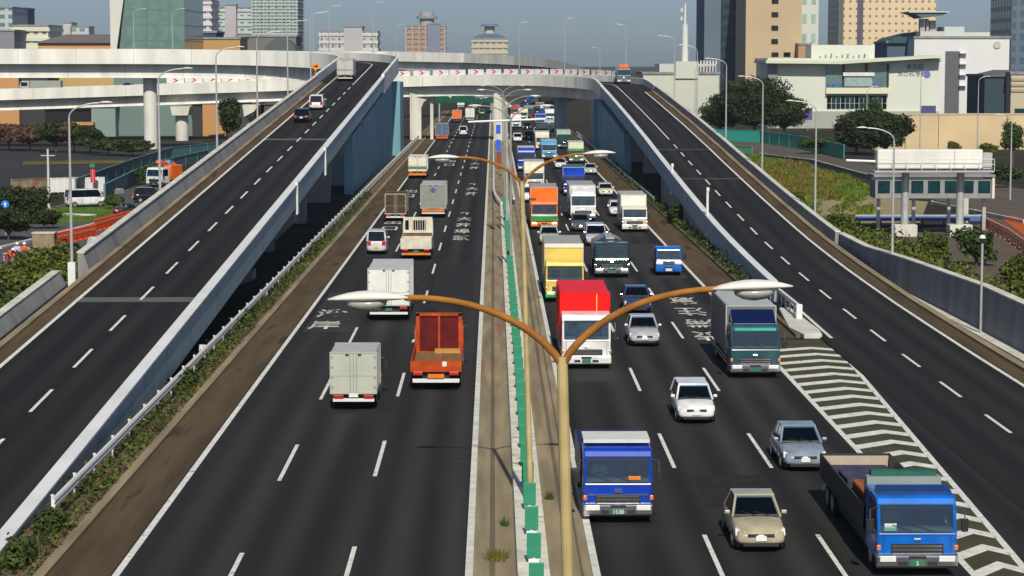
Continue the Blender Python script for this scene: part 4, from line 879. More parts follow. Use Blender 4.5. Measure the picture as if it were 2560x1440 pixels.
for (X, off, kind, lab) in ((-69.5, 1.5, 'c', 'black car driving along the lower left overpass'), (-84, 1.5, 't', 'grey truck on the lower left overpass at the left')):
    X_, Y_, Z_ = ond(PC, off, X)
    if kind == 'c': car(lab, 'car', X_, Y_, rz=math.pi/2, z=Z_, paintm=pBk, kind='sedan')
    else: truck(lab, X_, Y_, rz=math.pi/2, z=Z_, cab=pS, L=8, cabH=2.4, bodyH=2.4, bodyM=matte('box_greyg', (.3, .33, .3)), det=1)

# ------------------------------------------------------------ street lamps
def head_bm(m, c, dx, L_=.87, W_=.34, Ht=.13):
    """lens shaped luminaire; c = arm end, dx = +-1 outward"""
    rings = []
    for i in range(9):
        u = i/8; r = math.sin(math.pi*min(max(u*.93+.05, .03), .97))**.75; x = c[0]+dx*L_*u
        rings.append([(x, c[1]+W_/2*r*math.cos(a), c[2]+.03*math.sin(u*3)+Ht/2*r*math.sin(a)*(1.0 if math.sin(a) > 0 else .7)) for a in [2*math.pi*k/12 for k in range(12)]])
    return m.rings(rings)
def bowl_bm(m, c, dx, L_=.87):
    rings = []; x0 = c[0]+dx*L_*.52
    for (r, z) in ((.27, -.03), (.25, -.09), (.15, -.15), (.03, -.17)):
        rings.append([(x0+r*math.cos(a)*1.05, c[1]+r*.62*math.sin(a), c[2]+z) for a in [2*math.pi*k/14 for k in range(14)]])
    return m.rings(rings)
LHEAD = pm('lamp_head', (.74, .73, .67), .5, var=.08, scale=2)
BOWL = pm('lamp_bowl', (.36, .37, .32), .25, var=.2, coat=.3)
def median_lamp(label, X, Y, rusty, hj=11.25, lean=0., matp=None, tilt=0):
    t = thing('street_lamp', label, 'street lamp', (X, Y, .1), 0, 'double armed lamps on the central reservation')
    hj -= .1
    mp_ = matp or RUSTP
    MB().tube([(lean*hj*1.0*0-(-lean*hj)*0, 0, 0), (-lean*hj*.5, 0, hj*.5), (-lean*hj, 0, hj)], [.105, .085, .075], 12).build('pole', mp_, t)
    MB().tube([(0, 0, 0), (0, 0, .5)], .15, 12).build('base', mp_, t)
    jx = -lean*hj
    for s in (-1, 1):
        pts = []
        for i in range(13):
            u = i/12; a = u*math.pi/2
            pts.append((jx+s*(2.1*(1-math.cos(a))*.5+2.1*.5*u), 0, hj-.12+.98*math.sin(a)**.9))
        MB().tube(pts, [.058-.018*i/12 for i in range(13)], 10).build('arm', RUST if rusty else mp_, t)
        e = pts[-1]
        h_ = head_bm(MB(), (e[0]-s*.05, 0, e[2]), s, 1.08, .40, .17).build('lamp_head', LHEAD, t, smooth=True)
        bowl_bm(MB(), (e[0]-s*.05, 0, e[2]), s, 1.08).build('glass_bowl', BOWL, h_, smooth=True)
    if tilt: t.rotation_euler[1] = -R(tilt)
    return t
p1 = 31.7; zj = 4.15
median_lamp('nearest double armed lamp with rust orange curved arms and white heads', (1408-1233)*31.7/FPX+.26, 30.2, True, tilt=1.6, hj=11.43)
median_lamp('second double armed lamp with a stained tan pole rising from the median barrier', 1.27, 74.8, True, tilt=1.6, matp=RUSTP, hj=11.42)
for i, (zc, l) in enumerate(((165, 'third double armed lamp over the jam far down the median'), (210, 'fourth double armed lamp seen against the central pier'), (255, 'fifth double armed lamp just below the curved overpass'), (300, 'sixth and farthest double armed lamp before the curved overpass'))):
    median_lamp(l, 1.28, zc-1.5, False, matp=pm('pole_grey', (.26, .26, .23), .7), hj=11.3)
# white beam across the median carrying small signs
t = thing('sign_gantry', 'thin white overhead beam spanning the central reservation with blue signs below', 'gantry', (1.2, 199, 0))
MB().tube([(1.2, 199, .1), (1.2, 199, 10.2)], .11, 10).build('post', STEEL, t, world=True)
MB().tube([(-2.2, 199, 10.05), (4.6, 199, 10.3)], .09, 8).build('beam', STEELW, t, world=True)
for (z0, z1) in ((9.0, 9.8), (7.5, 8.5)): MB().box(.25, .65, 198.8, 198.9, z0, z1).build('sign_panel', matte('sign_blue', (.03, .12, .62)), t, world=True)
MB().box(.3, .7, 198.8, 198.9, 5.9, 7.4).build('sign_panel', matte('rust_panel', (.25, .06, .03)), t, world=True)

def ramp_lamp(label, X, Y, z, h=10.3, dx=1, reach=1.9, group='tall lamps along the ramp edges', name='street_lamp', collar=False):
    t = thing(name, label, 'street lamp', (X, Y, z), 0, group)
    MB().tube([(0, 0, 0), (0, 0, h*.5), (0, 0, h-.9)], [.11, .085, .06], 10).build('pole', STEEL, t)
    pts = [(0, 0, h-.9)]+[(dx*reach*(1-math.cos(a)), 0, h-.9+.85*math.sin(a)) for a in [math.pi/2*k/7 for k in range(1, 8)]]
    MB().tube(pts, .045, 8).build('arm', STEEL, t)
    head_bm(MB(), (dx*(reach-.1), 0, h-.04), dx, .85, .34, .15).build('lamp_head', LHEAD, t, smooth=True)
    if collar:
        MB().box(-.22, .22, -.2, .2, 1.5, 3.4).build('junction_box', STEELW, t)
    return t
for k, zc in enumerate((136, 172, 207.5, 243, 279, 314)):
    z = zl2(zc); Y = Yz(zc, z)
    ramp_lamp('tall curved street lamp outside the left ramp parapet, %s from the camera' % ORD[k], -25.35, Y, max(z-.6, -.05) if k else -.05, h=10.9 if k else 13.0, collar=(k == 0))
for k, zc in enumerate((156, 193, 231, 267, 305, 343)):
    z = zr(zc); Y = Yz(zc, z); X = 27.6 if k < 1 else 27.55
    ramp_lamp('tall curved street lamp outside the right ramp parapet, %s from the camera' % ORD[k], X, Y, max(z-.6, -.05), h=10.9, dx=-1)
for k, (px, py, zc, dx) in enumerate(((783, 32, 420, 1), (822, 14, 432, 1), (333, 22, 400, 1), (430, 22, 402, 1), (932, 5, 470, 1), (1298, 55, 560, 1), (1412, 45, 560, 1), (1565, 60, 470, -1), (1500, 118, 640, -1), (990, 60, 600, 1))):
    p = D(px, py, zc); b = 15.4 if k < 5 else 12
    ramp_lamp('thin distant lamp rising into the sky behind the overpasses, %s from the left' % ORD[[2, 3, 0, 1, 4, 6, 7, 9, 8, 5][k]], p.x, zc, b, h=p.z-b, dx=dx, reach=1.6, group='distant lamps on the overpasses')
for k, (px, pt_, pb, Y, dx, l) in enumerate(((2168, 215, 378, 380, 1, 'grey street lamp behind the second right tree'), (2303, 185, 356, 385, -1, 'grey street lamp in front of the beige wall'), (2447, 190, 362, 375, 1, 'grey street lamp at the right before the beige wall'), (1738, 165, 300, 420, 1, 'grey street lamp before the white industrial building'), (2530, 285, 470, 250, -1, 'brown street lamp at the right edge'))):
    p = D(px, pt_, Y); ramp_lamp(l, p.x, Y, -.05, h=p.z, dx=dx, reach=1.2, group='lamps on the right side streets')
# short posts
def short_post(label, px, py0, py1, X, name='camera_post'):
    Y = (X*FPX/(px-1233)-1.5); a = D(px, py1, Y); b = D(px, py0, Y)
    t = thing(name, label, 'camera post', (a.x, Y, a.z))
    h = b.z-a.z
    MB().tube([(0, 0, 0), (0, 0, h)], .11, 10).build('pole', STEELW, t); MB().box(-.1, .14, -.16, .1, h-.3, h+.05).build('camera', LHEAD, t, bevel=.03)
    MB().box(-.18, .18, -.18, .18, 0, .35).build('base', STEELW, t, bevel=.03)
short_post('short white camera post on the right ramp parapet, nearer of two', 1768, 470, 592, 18.0)
short_post('short white camera post on the right ramp parapet, farther of two', 1680, 410, 486, 18.0)
t = thing('post_lamp', 'slim grey post with small round cap light beside the retaining wall', 'post lamp', (27.45, 126, 0))
MB().tube([(0, 0, 0), (0, 0, 5.3)], .07, 10).build('pole', STEEL, t); MB().tube([(0, 0, 5.2), (0, 0, 5.5)], [.08, .16], 12).build('neck', DARK, t); MB().tube([(0, 0, 5.5), (0, 0, 5.68)], [.2, .12], 12).build('cap', LHEAD, t)
p = G(503, 890, 0)
t = thing('marker_post', 'white marker post standing in the shade under the left ramp', 'marker post', (p.x, p.y, 0))
MB().box(-.12, .12, -.05, .05, 0, .6).build('panel', STEELW, t)
t = thing('warning_sign', 'orange diamond warning sign above the bend of the left ramp', 'road sign', (-24.9, 318, zl2(318)))
MB().tube([(0, 0, 0), (0, 0, 3.0)], .05, 8).build('pole', STEEL, t)
MB().prism([(0, 1.9), (.62, 2.52), (0, 3.14), (-.62, 2.52)], -.09, -.05, 'y').build('panel', matte('sign_orange', (.8, .25, .01)), t)
MB().prism([(-.25, 2.45), (.1, 2.45), (.1, 2.3), (.38, 2.55), (.1, 2.8), (.1, 2.62), (-.25, 2.62)], -.11, -.092, 'y').build('arrow', BLACK, t)
# overhead green direction sign far under the overpass
t = thing('direction_sign', 'large dark green direction board with white writing beyond the overpass', 'road sign', (-7, 560, 0))
a = D(1088, 257, 560); b = D(1236, 226, 560)
MB().box(a.x, b.x, 560, 560.2, a.z, b.z).build('board', matte('board_green', (.0, .075, .04)), t, world=True)
for xx_ in (a.x+1, b.x-.4): MB().tube([(xx_, 560.4, 0), (xx_, 560.4, b.z)], .2, 8).build('post', STEEL, t, world=True)
for (px, s_) in ((1125, '4'), (1160, '↑'), (1205, '湾岸')):
    c = D(px, 241, 559.9); M = Matrix.Translation((c.x+7, c.y-560, c.z)) @ Matrix.Rotation(math.pi/2, 4, 'X'); text_mesh('lettering', s_, PLATEW, t, M, 1.6)

# ------------------------------------------------------------ foliage helpers
def leaves(name, blobs, n, size, mat, parent=None, seed=1, shell=.55, flat=1., world=True, up=.3):
    rnd = random.Random(seed); m = MB(); tot = sum(b[3]*b[4]*b[5] for b in blobs)**1
    for (cx, cy, cz, rx, ry, rz_) in blobs:
        k = max(8, int(n*(rx*ry*rz_)/tot))
        for i in range(k):
            while True:
                v = Vector((rnd.gauss(0, 1), rnd.gauss(0, 1), rnd.gauss(0, 1)))
                if v.length > .01: break
            v.normalize(); r = (shell+(1-shell)*rnd.random())*(1+.12*math.sin(5*v.x+3*v.z+cx)+.1*math.sin(7*v.y+cy))
            p = Vector((cx+v.x*rx*r, cy+v.y*ry*r, cz+v.z*rz_*r))
            nn = (v+Vector((rnd.gauss(0, .6), rnd.gauss(0, .6), rnd.gauss(0, .6)+up))).normalized()
            a = nn.orthogonal().normalized(); b_ = nn.cross(a); th = rnd.random()*6.28; a, b_ = a*math.cos(th)+b_*math.sin(th), b_*math.cos(th)-a*math.sin(th)
            s = size*(.6+.8*rnd.random())
            m.quad(p-a*s, p-b_*s*.55, p+a*s, p+b_*s*.55)
    return m.build(name, mat, parent, world=world, fix=False)
def tree(label, x, y, h, w, z=0, mat=LEAFD, seed=1, n=5000, size=.3, name='tree', trunk_h=None, group=None, nb=14, dp=None):
    rnd = random.Random(seed); t = thing(name, label, 'tree', (x, y, z), 0, group)
    th = trunk_h or h*.3; dp = dp or w*.8
    g = MB().tube([(0, 0, -.1), (.1, 0, th), (0, .1, h*.7)], [.03*h, .022*h, .008*h], 8)
    bl = []
    for i in range(nb):
        a = rnd.random()*6.28; rr_ = (rnd.random()**.5)*.62; zz = th+(h-th)*(.18+.66*rnd.random()); q = 1-abs((zz-th)/(h-th)-.4)*.7
        c = (math.cos(a)*rr_*w/2*q, math.sin(a)*rr_*dp/2*q, zz); s = .26+.16*rnd.random()
        bl.append((c[0], c[1], c[2], w*s*.62, dp*s*.62, (h-th)*s*.5))
        g.tube([(0, 0, th*.9), (c[0]*.5, c[1]*.5, (th+c[2])/2), c], [.012*h, .008*h, .003*h], 5)
    bl.append((0, 0, th+(h-th)*.5, w*.34, dp*.34, (h-th)*.36))
    g.build('trunk', BARK, t); leaves('crown', bl, n, size, mat, t, seed, world=False)
    return t
def strip_leaves(name, label, pts, n, size, mat, seed, kind='stuff', cat=None, hmax=.8):
    """pts: list of (x0,x1,y0,y1,z,h); leaf quads clumped like weeds"""
    rnd = random.Random(seed); m = MB()
    area = sum((b-a)*(d-c) for a, b, c, d, _, _ in pts)
    for (a, b, c, d, z, h) in pts:
        k = int(n*(b-a)*(d-c)/area)
        for i in range(k):
            x, y = rnd.uniform(a, b), rnd.uniform(c, d)
            dens = .5+.5*math.sin(y*.9+seed)*math.sin(y*.37+1.3)+.25*math.sin(x*2+y*2.3)
            if rnd.random() > .25+.75*max(0, dens): continue
            hh = h*(.35+.65*max(0, dens))*rnd.random()
            nn = Vector((rnd.gauss(0, .8), rnd.gauss(0, .8), .6)).normalized(); aa = nn.orthogonal().normalized(); bb = nn.cross(aa); th = rnd.random()*6.28; aa, bb = aa*math.cos(th)+bb*math.sin(th), bb*math.cos(th)-aa*math.sin(th)
            s = size*(.6+.8*rnd.random()); p = Vector((x, y, z+hh)); m.quad(p-aa*s, p-bb*s*.5, p+aa*s, p+bb*s*.5)
    o = m.build(name, mat, None, fix=False); return tag(o, label, cat, None, kind)
strip_leaves('weeds', 'green weeds growing below the left guardrail', [(-15.1, -13.75, 64, 130, .08, .75), (-15.0, -13.9, 130, 260, .08, .55)], 10500, .10, LEAF, 3)
strip_leaves('weeds', 'yellowing weeds below the left guardrail', [(-14.9, -13.7, 66, 200, .08, .4)], 5000, .09, LEAFY, 9)
strip_leaves('weeds', 'weeds along the shoulder below the right ramp', [(16.95, 17.9, 150, 330, .05, .9)], 6000, .14, LEAF, 5)
for (y, l) in ((67.5, 'leafy dark bush at the near end of the left guardrail'), (72.5, 'bush pushing through the left guardrail near the bottom left'), (106, 'bright green bush on the guardrail strip by the barrier shadow'), (132, 'small bush on the guardrail strip'), (181, 'far bush where the guardrail strip narrows')):
    t = thing('bush', l, 'bush', (-14.5, y, 0)); leaves('foliage', [(0, 0, .45, .45, .8, .5), (.1, 1, .3, .4, .6, .35)], 650, .10, LEAF, t, int(y), world=False)
t = thing('bush', 'dark bush at the foot of the right ramp wall', 'bush', (17.6, 214, 0)); leaves('foliage', [(0, 0, .9, .9, 2.2, 1.1), (0, 3, .7, .8, 1.8, .9)], 2500, .16, LEAFD, t, 77, world=False)
for (x, y, l) in ((.1, 68.5, 'tuft of grass on the median at the bottom edge'), (.35, 73.5, 'small weed tuft on the median'), (1.95, 78, 'tiny weed right of the median barrier')):
    t = thing('grass_tuft', l, 'grass tuft', (x, y, .1)); r3 = random.Random(int(y*7)); g = MB(); w3 = .34 if x < .2 else .15
    for k in range(170 if x < .2 else 60):
        a3 = r3.random()*6.28; q3 = r3.random()**.6*w3; bx3, by3 = q3*math.cos(a3), q3*2*math.sin(a3); h3 = .12+.26*r3.random(); d3 = r3.gauss(0, .12)
        g.quad((bx3-.012, by3, 0), (bx3+.012, by3, 0), (bx3+d3, by3+r3.gauss(0, .1), h3))
    g.build('blades', LEAFY if x < .2 else LEAF, t, fix=False)

# ------------------------------------------------------------ left side: hedges, street, barriers, workers
hedges = [(-31, 126, 7.5, 20, 2.0, 'dense green hedge nearest the left ramp'), (-37.5, 136, 8, 24, 1.5, 'dark leafy hedge at the left edge of the picture'), (-30.0, 152, 5.5, 20, 2.3, 'bright green shrub mass below the first left lamp'), (-27.6, 106, 4.2, 22, 1.8, 'green bushes at the bottom left beside the ramp wall'), (-36, 118, 6, 16, 1.8, 'dark shrub mass left of the near hedge')]
for i, (x, y, w_, l_, h_, lab) in enumerate(hedges):
    t = thing('hedge', lab, 'hedge', (x, y, 0)); rnd = random.Random(i); bl = []
    for k in range(16): bl.append(((rnd.random()-.5)*w_, (rnd.random()-.5)*l_, h_*(.35+.35*rnd.random()), 1.5, 1.9, h_*.42))
    leaves('foliage', bl, 9000, .17, [LEAF, LEAF, LEAFL, LEAF, LEAFD][i], t, 40+i, world=False)
struct('side_street', MB().slab([tuple(G(-60, 640))[:2]+(.0,), tuple(G(-60, 560))[:2]+(.0,), tuple(G(330, 470))[:2]+(0.,), tuple(G(560, 398))[:2]+(0.,), (-22, 330, 0.), (-24.5, 150, .0), (-30, 150, 0.)], .05), pm('asphalt_street', (.075, .075, .075), .9, var=.25, scale=.4))
def kerbline(name, a, b, mat, w_=.35, h_=.18):
    A, B = G(*a), G(*b); return struct(name, MB().sweep([A, B], [(-w_/2, -.05), (w_/2, -.05), (w_/2, h_), (-w_/2, h_)]), mat)
kerbline('kerb', (0, 622), (260, 556), CONC); kerbline('kerb', (260, 556), (395, 505), CONC)
kerbline('kerb', (30, 640), (128, 612), CONC); kerbline('kerb', (70, 535), (240, 540), CONC)
kerbline('kerb', (240, 492), (300, 482), CONC, .9, .5)
pts = [G(128, 560), G(245, 552), G(300, 524), G(308, 506), G(200, 511), G(132, 520)]
struct('lawn', MB().slab([(p.x, p.y, .02) for p in pts], .05), GRASS)
t = [G(70, 372), G(300, 372), G(560, 372), G(480, 345), G(60, 345)]
pts = [G(-80, 470), G(250, 468), G(520, 402), G(560, 372), G(500, 352), G(-80, 352)]
struct('parking_asphalt', MB().slab([(p.x, p.y, -.015) for p in pts], .05), pm('asphalt_dark', (.018, .018, .019), .9, var=.3, scale=.2))
# orange plastic barriers: separate panels
ORGB = matte('barrier_orange', (.80, .075, .01), .45, .15)
def barrier_panel(label, p, rz, mat=ORGB, h=1.05, w_=1.7, grp='orange plastic barriers on the side street', back=None):
    t = thing('safety_barrier', label, 'safety barrier', p, rz, grp)
    g = MB()
    for k in range(4): g.box(-w_/2, w_/2, -.04, .04, .18+k*(h-.3)/3.4, .18+k*(h-.3)/3.4+.14)
    for xx_ in (-w_/2, -.3, .3, w_/2-.1): g.box(xx_, xx_+.1, -.05, .05, .1, h)
    g.build('panel', mat, t); MB().box(-w_/2+.1, -w_/2+.3, -.3, .3, 0, .1).box(w_/2-.3, w_/2-.1, -.3, .3, 0, .1).build('foot', mat, t); 
    MB().box(-w_/2+.15, w_/2-.15, -.055, -.042, h*.55, h*.75).build('reflective_band', back or matte('refl_peach', (.8, .35, .18)), t)
    return t
def barrier_row(a, b, n, lab, mat=ORGB, grp='orange plastic barriers on the side street', back=None):
    A, B = G(*a), G(*b); d = B-A; rz = math.atan2(d.y, d.x); w_ = d.length/n*.96; src = None
    for k in range(n):
        l = '%s, %s from the left end' % (lab, (['first']+ORD[1:])[k] if k < 20 else 'last'); p = A+d*((k+.5)/n)
        if src is None: src = barrier_panel(l, p, rz, mat, w_=w_, grp=grp, back=back)
        else: copy_tree(src, p, rz, l)
barrier_row((128, 616), (240, 590), 8, 'orange barrier panel in the row left of the lamp pole'); barrier_row((236, 578), (326, 553), 8, 'orange barrier panel in the row right of the lamp pole'); barrier_row((346, 545), (386, 524), 5, 'orange barrier panel beside the ramp parapet')
barrier_row((10, 668), (90, 648), 5, 'low white and purple barrier in front of the workers', matte('barrier_white', (.6, .55, .62)), 'white barriers by the workers', matte('refl_purple', (.25, .1, .3)))
A = G(112, 622)
t = thing('utility_box', 'brown concrete box standing at the left end of the orange barriers', 'box', (A.x, A.y, 0)); MB().box(-.9, .9, -.6, .6, 0, 1.3).build('cabinet', TAN, t, bevel=.04); MB().box(-.95, .95, -.65, .65, 1.3, 1.38).build('lid', CONC, t)
A = G(272, 640)
t = thing('parked_van', 'white roofed vehicle with blue side behind the left ramp parapet', 'van', (A.x, A.y, 0), R(-60)); MB().box(-.8, .8, -1.7, 1.7, .3, .95).build('body', pLB, t, bevel=.12); MB().box(-.75, .75, -1.6, 1.4, .95, 1.55, taper=(.1, .15)).build('roof', pW, t, bevel=.1)
for sx in (-.75, .75):
    for sy in (-1.3, 1.3): wheel(t, sx, sy, .3, .2)
MB().box(-.74, .74, -1.4, 1.1, 1.0, 1.3).build('side_window', GLASS, t)
# teal fences of the underpass ramp
TEAL = matte('fence_teal', (.10, .22, .24), .6); 
def fence(label, pts, h, mat, name='fence', cat='fence', step=3., grp=None, thick=.12, cap=None):
    P = [G(*p) for p in pts]; t = thing(name, label, cat, P[0], 0, grp)
    MB().sweep(P, [(-thick/2, .05), (thick/2, .05), (thick/2, h-.1), (-thick/2, h-.1)]).build('panel', mat, t, world=True)
    MB().sweep(P, [(-thick, h-.1), (thick, h-.1), (thick, h), (-thick, h)]).build('top_rail', cap or mat, t, world=True)
    src = None; L_ = 0
    for a, b in zip(P, P[1:]):
        n_ = max(1, int((b-a).length/step))
        for k in range(n_):
            q = a+(b-a)*(k/n_)-P[0]
            if src is None: src = MB().box(-thick*.9, thick*.9, -thick*.9, thick*.9, 0, h+.05).build('post', mat, t); src.location = q
            else:
                c = src.copy(); COL.objects.link(c); c.parent = t; c.location = q
    return t
fence('blue grey fence wall climbing behind the lawn', [(190, 488), (330, 432), (430, 398), (600, 378)], 1.9, TEAL, step=8)
fence('blue grey fence wall on the near side of the brown underpass road', [(262, 498), (330, 462), (400, 432), (520, 402)], 1.7, TEAL, step=8)
struct('underpass_road', MB().slab([tuple(G(270, 485))[:2]+(.01,), tuple(G(400, 428))[:2]+(.01,), tuple(G(520, 400))[:2]+(.01,), tuple(G(440, 400))[:2]+(.01,), tuple(G(330, 436))[:2]+(.01,)], .05), BROWN)
fence('white picket fence behind the parked white van', [(128, 482), (262, 478)], 1.7, STEELW, step=.8, thick=.08)
fence('tan low wall at the far side of the street on the left', [(30, 478), (190, 470)], 1.4, TAN, name='low_wall', cat='wall', step=9)
fence('yellow green kerb wall across the dark parking area', [(60, 412), (310, 408)], .5, matte('kerb_olive', (.12, .10, .035)), name='low_wall', cat='wall', step=20)
A = G(233, 482)
t = thing('banner_pole', 'dark red banner pole with small green top', 'banner pole', (A.x, A.y, 0)); MB().tube([(0, 0, 0), (0, 0, 3.3)], .06, 8).build('pole', STEEL, t); MB().box(-.28, .28, -.04, .04, 1.2, 2.9).build('banner', RED, t); MB().box(-.3, .3, -.3, .3, 3.0, 3.4).build('cap', GREEN, t)
A = G(123, 545)
t = thing('utility_pole', 'grey concrete utility pole beside the white van', 'utility pole', (A.x, A.y, 0)); MB().tube([(0, 0, 0), (0, 0, 6.8)], [.16, .1], 10).build('pole', CONC, t); MB().box(-.7, .7, -.05, .05, 6.1, 6.2).build('crossarm', STEEL, t)
A = G(15, 590)
t = thing('road_sign', 'round blue road sign with white arrow at the left edge', 'road sign', (A.x, A.y, 0)); z_ = D(15, 511, A.y).z
MB().tube([(0, 0, 0), (0, 0, z_)], .05, 8).build('pole', STEEL, t); MB().tube([(0, -.1, z_), (0, -.06, z_)], .36, 20).build('disc', matte('sign_blue2', (.02, .20, .70)), t); MB().prism([(0, z_+.22), (.15, z_), (.05, z_), (.05, z_-.22), (-.05, z_-.22), (-.05, z_), (-.15, z_)], -.115, -.102, 'y').build('arrow', WH, t)
# bushes and trees on the left
for i, (px, py, w_, h_, l) in enumerate(((60, 560, 7, 3.8, 'dark round tree at the left edge above the street'), (20, 600, 6, 3.2, 'dark tree in the left corner behind the blue sign'), (375, 462, 4.5, 2.6, 'light green bush beside the underpass fence'), (285, 522, 2.6, 1.4, 'small green bush on the lawn'), (110, 572, 3.5, 1.8, 'low dark shrub by the white kerb'))):
    A = G(px, py); tree(l, A.x, A.y, h_, w_, mat=LEAFD if i in (0, 1, 4) else LEAF, seed=60+i, n=4500, size=.16, trunk_h=h_*.18)
for i, (px, py, w_, h_, l) in enumerate(((22, 376, 11, 4.5, 'reddish brown leafed tree at the far left'), (75, 378, 9, 4.2, 'dark tree second from the left before the hall'), (140, 382, 9, 5.2, 'dark tree in front of the black window of the hall'), (185, 382, 9, 5.4, 'brownish tree before the tan hall panel'), (225, 384, 8, 4.6, 'dark tree by the grey green corner of the hall'), (270, 388, 9, 2.5, 'low clipped dark shrub by the grey green wall'), (330, 390, 9, 2.5, 'second low clipped dark shrub by the grey green wall'), (572, 372, 5, 9, 'slim dark conifer beside the overpass column'), (655, 352, 6, 5, 'green shrub tree seen above the ramp parapet'))):
    A = G(px, py); tree(l, A.x, A.y, h_, w_, mat=LEAFD if i not in (0, 3, 1) else pm('leaves_brown', (.09, .045, .02), .8, var=.4, rnd=.5, scale=.4), seed=80+i, n=3500, size=.32)
# workers
SKIN = matte('skin', (.45, .25, .16)); HELM = paint('helmet', (.75, .78, .78))
def person(label, px, py, pose, shirt, pants, rz=0., face=0., root=None, helmet=True):
    A = G(px, py or 600); t = root or thing('person', label, 'person', (A.x, A.y, 0), rz)
    J = dict(pel=(0, 0, .95), ch=(0, 0, 1.32), nk=(0, .01, 1.46), hd=(0, .0, 1.60), ls=(-.19, 0, 1.40), rs=(.19, 0, 1.40), le=(-.27, .03, 1.12), re=(.27, .03, 1.12), lw=(-.28, -.06, .88), rw=(.28, -.06, .88), lh=(-.1, 0, .90), rh=(.1, 0, .90), lk=(-.12, -.03, .50), rk=(.12, -.03, .50), la=(-.13, .03, .09), ra=(.13, .03, .09), lt=(-.14, -.14, .04), rt=(.14, -.14, .04))
    J.update(pose)
    def skin(name, edges, rad, mat):
        ks = []
        for e in edges:
            for k in e:
                if k not in ks: ks.append(k)
        me = bpy.data.meshes.new(name); me.from_pydata([J[k] for k in ks], [(ks.index(a), ks.index(b)) for a, b in edges], [])
        o = bpy.data.objects.new(name, me); COL.objects.link(o); o.parent = t
        me.materials.append(mat)
        sk = o.modifiers.new('skin', 'SKIN'); 
        if not me.skin_vertices: bpy.context.view_layer.update()
        for i, k in enumerate(ks): r_ = rad[k]; me.skin_vertices[0].data[i].radius = (r_, r_*.8 if k in ('pel', 'ch') else r_); 
        me.skin_vertices[0].data[0].use_root = True
        s_ = o.modifiers.new('sub', 'SUBSURF'); s_.levels = 1; s_.render_levels = 2; return o
    rad = dict(pel=.15, ch=.17, nk=.06, hd=.10, ls=.075, rs=.075, le=.05, re=.05, lw=.035, rw=.035, lh=.10, rh=.10, lk=.075, rk=.075, la=.055, ra=.055, lt=.04, rt=.04)
    skin('body', [('pel', 'ch'), ('ch', 'nk'), ('nk', 'hd'), ('ch', 'ls'), ('ch', 'rs'), ('ls', 'le'), ('rs', 're'), ('le', 'lw'), ('re', 'rw'), ('pel', 'lh'), ('pel', 'rh'), ('lh', 'lk'), ('rh', 'rk'), ('lk', 'la'), ('rk', 'ra'), ('la', 'lt'), ('ra', 'rt')], rad, SKIN)
    r2 = {k: v*1.12+.012 for k, v in rad.items()}
    skin('jacket', [('pel', 'ch'), ('ch', 'ls'), ('ch', 'rs'), ('ls', 'le'), ('rs', 're'), ('le', 'lw'), ('re', 'rw')], {**r2, 'lw': .045, 'rw': .045}, shirt)
    skin('trousers', [('pel', 'lh'), ('pel', 'rh'), ('lh', 'lk'), ('rh', 'rk'), ('lk', 'la'), ('rk', 'ra')], r2, pants)
    h = Vector(J['hd']); 
    hm = MB(); rg = []
    for (r_, z_) in ((.15, .03), (.13, .05), (.125, .10), (.09, .17), (.02, .20)): rg.append([(h.x+r_*math.cos(a), h.y+r_*1.1*math.sin(a), h.z+z_) for a in [2*math.pi*k/14 for k in range(14)]])
    hm.rings(rg).build('helmet' if helmet else 'hair', HELM if helmet else BLACK, t, smooth=True)
    for s in (-1, 1): MB().box(h.x+s*.04-.015, h.x+s*.04+.015, h.y-.105, h.y-.09, h.z+.0, h.z+.02).build('eye', BLACK, t)
    return t
VO = matte('vest_orange', (.80, .10, .02)); 
person('worker in orange with white helmet bending forward at the left', 21, 668, dict(ch=(-.02, -.28, 1.15), nk=(-.02, -.42, 1.24), hd=(-.02, -.52, 1.30), ls=(-.2, -.32, 1.22), rs=(.18, -.32, 1.22), le=(-.24, -.42, .95), re=(.2, -.42, .95), lw=(-.15, -.55, .75), rw=(.1, -.55, .75)), VO, matte('trouser_red', (.30, .06, .04)), rz=R(60))
person('worker in lilac grey jacket and dark trousers in the middle', 44, 664, dict(lw=(-.1, -.25, 1.1), rw=(.1, -.25, 1.1)), matte('jacket_lilac', (.45, .42, .62)), matte('trouser_black', (.02, .02, .02)), rz=R(10))
person('worker in bright orange vest standing on the right', 62, 664, {}, VO, matte('trouser_white', (.55, .60, .62)), rz=R(-30))

def driver(label, t, cab_y, seat_z, shirt, x=.5, truck_=False):
    # seated figure facing the vehicle's front (local +y), placed in world coordinates
    Mx = Matrix.Translation(t.location) @ Matrix.Rotation(t.rotation_euler[2], 4, 'Z'); P_ = Mx @ Vector((x, cab_y, seat_z-.55))
    o = G(1280, 800); tt = thing('person', label, 'person', P_, t.rotation_euler[2]+math.pi)
    S = dict(pel=(0, 0, .55), ch=(0, 0, .92), nk=(0, 0, 1.08), hd=(0, -.02, 1.20), ls=(-.18, 0, 1.02), rs=(.18, 0, 1.02), le=(-.25, -.14, .80), re=(.25, -.14, .80), lw=(-.14, -.38, .86), rw=(.14, -.38, .86), lh=(-.1, -.02, .52), rh=(.1, -.02, .52), lk=(-.13, -.42, .50), rk=(.13, -.42, .50), la=(-.13, -.48, .10), ra=(.13, -.48, .10), lt=(-.13, -.6, .06), rt=(.13, -.6, .06))
    person(label, 0, 0, S, shirt, matte('trouser_black', (.02, .02, .02)), root=tt, helmet=False)
driver('person in a red top driving the gold beige saloon', VG, 2.0, .48, matte('shirt_red', (.45, .06, .03)), x=.36)
driver('person in white driving the royal blue dump truck', VB, 6.25, 1.25, matte('shirt_white', (.6, .6, .6)), x=.55)
